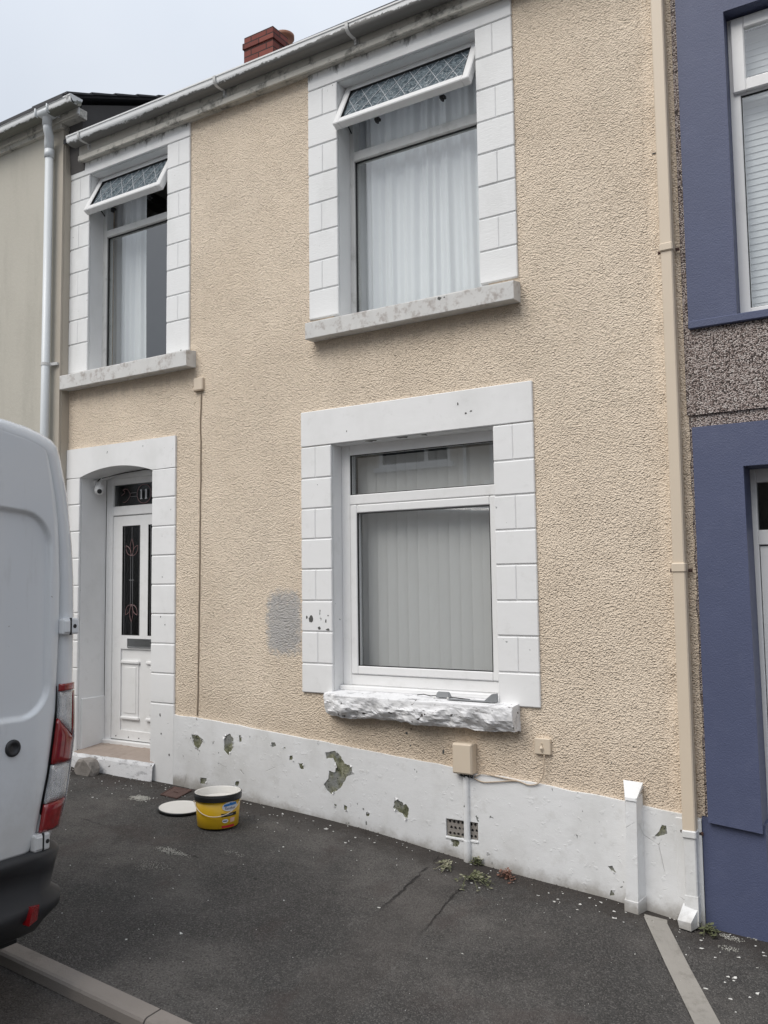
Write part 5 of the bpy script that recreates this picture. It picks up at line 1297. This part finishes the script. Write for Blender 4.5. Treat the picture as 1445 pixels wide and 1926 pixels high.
bm.faces.new(rings[0]); bm.faces.new(rings[-1][::-1])
bmesh.ops.recalc_face_normals(bm, faces=bm.faces)
obj('body', bm, 'van', van, True)
for me_ in [bpy.data.meshes['body']]: pass
# black sheet behind the doors, painted as the shade in the shut-lines
SZ = [.62, .70, .818, .932, 1.054, 1.184, 1.323, 1.486, 1.70, 1.889, 2.0, 2.103, 2.23, 2.293, 2.33]
SY = [.780, .818, .843, .868, .886, .903, .908, .915, .917, .909, .900, .886, .863, .852, .841]
seam = lambda z: interp(SZ, SY, z)
roofz = lambda y: interp([p[0] for p in half[:9]], [p[1] for p in half[:9]], y)-.030
def rr_mask(y, z):
    x0_, x1_, z0_, z1_, r = .09, .860, 1.170, 2.030-.03*max(0, (y-.5)/.4), .13
    cx, cz = (x0_+x1_)/2, (z0_+z1_)/2; qx, qz = abs(y-cx)-(x1_-x0_)/2+r, abs(z-cz)-(z1_-z0_)/2+r
    d = math.hypot(max(qx, 0), max(qz, 0))+min(max(qx, qz), 0)-r
    t = max(0, min(1, (.004-d)/.013)); return t*t*(3-2*t)
def van_door(sg):
    bm = B(); nu, nv = 150, 230; g = []
    for i in range(nu+1):
        u = i/nu; col = []
        for j in range(nv+1):
            v = j/nv
            zt = roofz(u*.872); zb = .635; z = zb+(zt-zb)*v; y = .004+(seam(z)-.010)*u
            edge = min(u, 1) ; ed = max(0, (u-.975)/.025)*.006+max(0, (v-.985)/.015)*.008
            x = -3.166-.021*rr_mask(y, z)-ed-.006*max(0, (z-1.9)/.5)**2-.004*u**4
            col.append(bm.verts.new((x, YC+sg*y, z)))
        g.append(col)
    for i in range(nu):
        for j in range(nv): bm.faces.new((g[i][j], g[i+1][j], g[i+1][j+1], g[i][j+1]))
    bd = [e_ for e_ in bm.edges if e_.is_boundary]; r = bmesh.ops.extrude_edge_only(bm, edges=bd)
    for v in r['geom']:
        if isinstance(v, bmesh.types.BMVert): v.co.x -= .022
    bmesh.ops.recalc_face_normals(bm, faces=bm.faces)
    d = obj('rear_door', bm, 'van', van, True); return d
drs = [van_door(1), van_door(-1)]
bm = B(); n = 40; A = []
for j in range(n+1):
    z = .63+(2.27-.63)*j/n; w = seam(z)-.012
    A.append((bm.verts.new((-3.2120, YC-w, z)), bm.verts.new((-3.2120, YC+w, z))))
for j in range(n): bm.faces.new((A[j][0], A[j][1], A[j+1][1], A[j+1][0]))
obj('shut_line_shade', bm, 'van_dark', van)
# hinges
for zz in (1.533, .665):
    for sg in (1, -1):
        s = seam(zz); bm = B()
        if zz > 1:
            y0_, y1_ = s-.006, s+.078
        else: y0_, y1_ = s-.012, s+.062
        box(bm, -3.205, -3.148, YC+sg*y0_, YC+sg*y1_, zz-.034, zz+.034, .008, seg=2)
        box(bm, -3.158, -3.143, YC+sg*(y0_+.006), YC+sg*(y0_+.036), zz-.026, zz+.026, .004)
        h = obj('door_hinge', bm, 'van', van)
        bm = B(); tube(bm, [(-3.150, YC+sg*(y0_+.040), zz-.036), (-3.150, YC+sg*(y0_+.040), zz+.036)], .005, 8)
        lathe(bm, [(.009, 0), (.009, .004), (.004, .004)], (-3.151, YC+sg*(y0_+.060), zz), 10, 0, Matrix.Rotation(R(90), 3, 'Y')); obj('pin', bm, 'gasket', h)
bm = B(); lathe(bm, [(.034, 0), (.034, .008), (.030, .013), (.020, .014), (.019, .011), (0, .011)], (-3.170, -2.548, 1.062), 28, 0, Matrix.Rotation(R(90), 3, 'Y'))
obj('door_stop', bm, 'black_plastic', drs[0], True)
bm = B(); box(bm, -3.19, -3.165, YC-.11, YC+.02, 1.30, 1.40, .006); obj('door_handle', bm, 'black_plastic', drs[0])
# tail lights on the corner pillars
def rightedge(z): return interp([.66, .699, .781, .811, .957, 1.059, 1.141, 1.258, 1.30], [.930, .936, .957, .968, .990, 1.004, 1.002, 1.001, 1.001], z)
def lampx(y, z):
    d = rightedge(z)-y; t = max(0, 1-d/.07); return -3.157-.024*t*t
def tail_lamp(sg):
    bm = B(); box(bm, -3.22, -3.185, YC+sg*.86, YC+sg*.915, .705, 1.285, .004); tl = obj('tail_light', bm, 'gasket', van)
    parts = [('red_lens', 'red_lens', 1.262, 1.262, 1.292, 1.292, 0, 1), ('clear_lens', 'clear_lens', 1.152, 1.075, 1.258, 1.258, 0, .80), ('red_strip', 'red_lens', 1.060, 1.075, 1.258, 1.258, .80, .90),
             ('side_lens', 'clear_lens', .74, .74, 1.258, 1.258, .92, 1.0), ('red_lens', 'red_lens', .966, .962, 1.150, 1.060, 0, .92), ('clear_lens', 'clear_lens', .812, .822, .962, .958, 0, .92), ('red_lens', 'red_lens', .702, .702, .808, .818, 0, .93)]
    for nm, mt, zl0, zl1, zh0, zh1, ua, ub in parts:
        bm = B(); nu, nv = 8, 8; g = []
        for i in range(nu+1):
            f = i/nu; col = []
            for j in range(nv+1):
                zl = zl0+(zl1-zl0)*f; zh = zh0+(zh1-zh0)*f; z = zl+(zh-zl)*j/nv; u = ua+(ub-ua)*f
                yl = seam(z)+.006; yr = rightedge(z); y = yl+(yr-yl)*u
                edge = .004*(1-min(1, min(i, nu-i, j, nv-j)*1.0))
                col.append(bm.verts.new((lampx(y, z)-edge, YC+sg*y, z)))
            g.append(col)
        for i in range(nu):
            for j in range(nv): bm.faces.new((g[i][j], g[i+1][j], g[i+1][j+1], g[i][j+1]))
        bd = [e_ for e_ in bm.edges if e_.is_boundary]; r = bmesh.ops.extrude_edge_only(bm, edges=bd)
        for v in r['geom']:
            if isinstance(v, bmesh.types.BMVert): v.co.x -= .015
        bmesh.ops.recalc_face_normals(bm, faces=bm.faces)
        obj(nm, bm, mt, tl, True)
tail_lamp(1); tail_lamp(-1)
# bumper: profile swept round the rear corners
prof = [(-.05, .640), (.020, .636), (.045, .618), (.048, .560), (.030, .470), (.020, .440), (.016, .40), (-.004, .345), (-.035, .305), (-.075, .285), (-.12, .27)]
path = []
for sg in (1,):
    path += [(-4.15, .925, 0, 1), (-3.6, .925, 0, 1), (-3.35, .922, .0, 1)]
    for t in range(0, 91, 15):
        a = R(t); path.append((-3.27+.10*math.sin(a), .815+.105*math.cos(a), math.sin(a), math.cos(a)))
    path += [(-3.165, .6, 1, 0), (-3.160, .35, 1, 0), (-3.158, .0, 1, 0)]
path = path+[(x, -y, nx_, -ny_) for x, y, nx_, ny_ in path[-2::-1]]
bm = B(); rings = []
for (x, y, nx_, ny_) in path:
    row = []
    for o_, z in prof:
        cen = max(0, 1-abs(y)/.72); dz = 0
        o2 = o_+(.034 if .36 < z < .45 else 0)-(.065*nx_ if (.455 < z < .60 and abs(y) < .72) else 0)-(.018 if .455 < z < .60 else 0)
        if z > .60 and abs(y) < .84: dz = -.0
        row.append(bm.verts.new((x+nx_*o2, YC+y+ny_*o2, z+dz+sh(x))))
    rings.append(row)
for A, D in zip(rings, rings[1:]):
    for k in range(len(A)-1): bm.faces.new((A[k], A[k+1], D[k+1], D[k]))
bmesh.ops.recalc_face_normals(bm, faces=bm.faces)
bp_ = obj('rear_bumper', bm, 'black_plastic', van, True)
for sg in (1, -1):
    bm = B(); ys = [(.745, .442), (.792, .438), (.778, .384), (.728, .376)]
    A = []
    for (y, z) in ys:
        x = -3.092-.45*max(0, y-.74); A.append((x, YC+sg*y, z))
    A2 = [(x-.04, y, z) for x, y, z in A]; hexa(bm, A2+A); bmesh.ops.recalc_face_normals(bm, faces=bm.faces); obj('reflector', bm, 'red_lens', bp_)
# underbody and wheels
bm = B(); hexa(bm, [(-8.6, YC-.86, .20+sh(-8.6)), (-3.35, YC-.86, .22), (-3.35, YC+.86, .22), (-8.6, YC+.86, .20+sh(-8.6)), (-8.6, YC-.86, .5+sh(-8.6)), (-3.35, YC-.86, .5), (-3.35, YC+.86, .5), (-8.6, YC+.86, .5+sh(-8.6))]); obj('chassis', bm, 'van_dark', van)
for X in (-4.45, -7.75):
    for sg in (1, -1):
        zc = KZ(X)-.055+.34; c = (X, YC+sg*.78, zc); Mx = Matrix.Rotation(R(-90*sg), 3, 'X')
        bm = B(); lathe(bm, [(.20, -.10), (.31, -.105), (.335, -.08), (.335, .08), (.31, .105), (.22, .10), (.20, .09)], c, 36, 0, Mx); wh = obj('wheel', bm, 'tyre', van, True)
        bm = B(); lathe(bm, [(.205, .088), (.19, .07), (.12, .075), (.08, .095), (.0, .10)], c, 30, 0, Mx); obj('rim', bm, 'steel', wh, True)
bm = B(); hexa(bm, [(-7.75, YC-.80, 2.02+sh(-7.7)), (-8.3, YC-.84, 1.30+sh(-8.3)), (-8.3, YC+.84, 1.30+sh(-8.3)), (-7.75, YC+.80, 2.02+sh(-7.7)), (-7.70, YC-.80, 2.06+sh(-7.7)), (-8.36, YC-.84, 1.28+sh(-8.3)), (-8.36, YC+.84, 1.28+sh(-8.3)), (-7.70, YC+.80, 2.06+sh(-7.7))]); obj('windscreen', bm, 'van_glass', van)
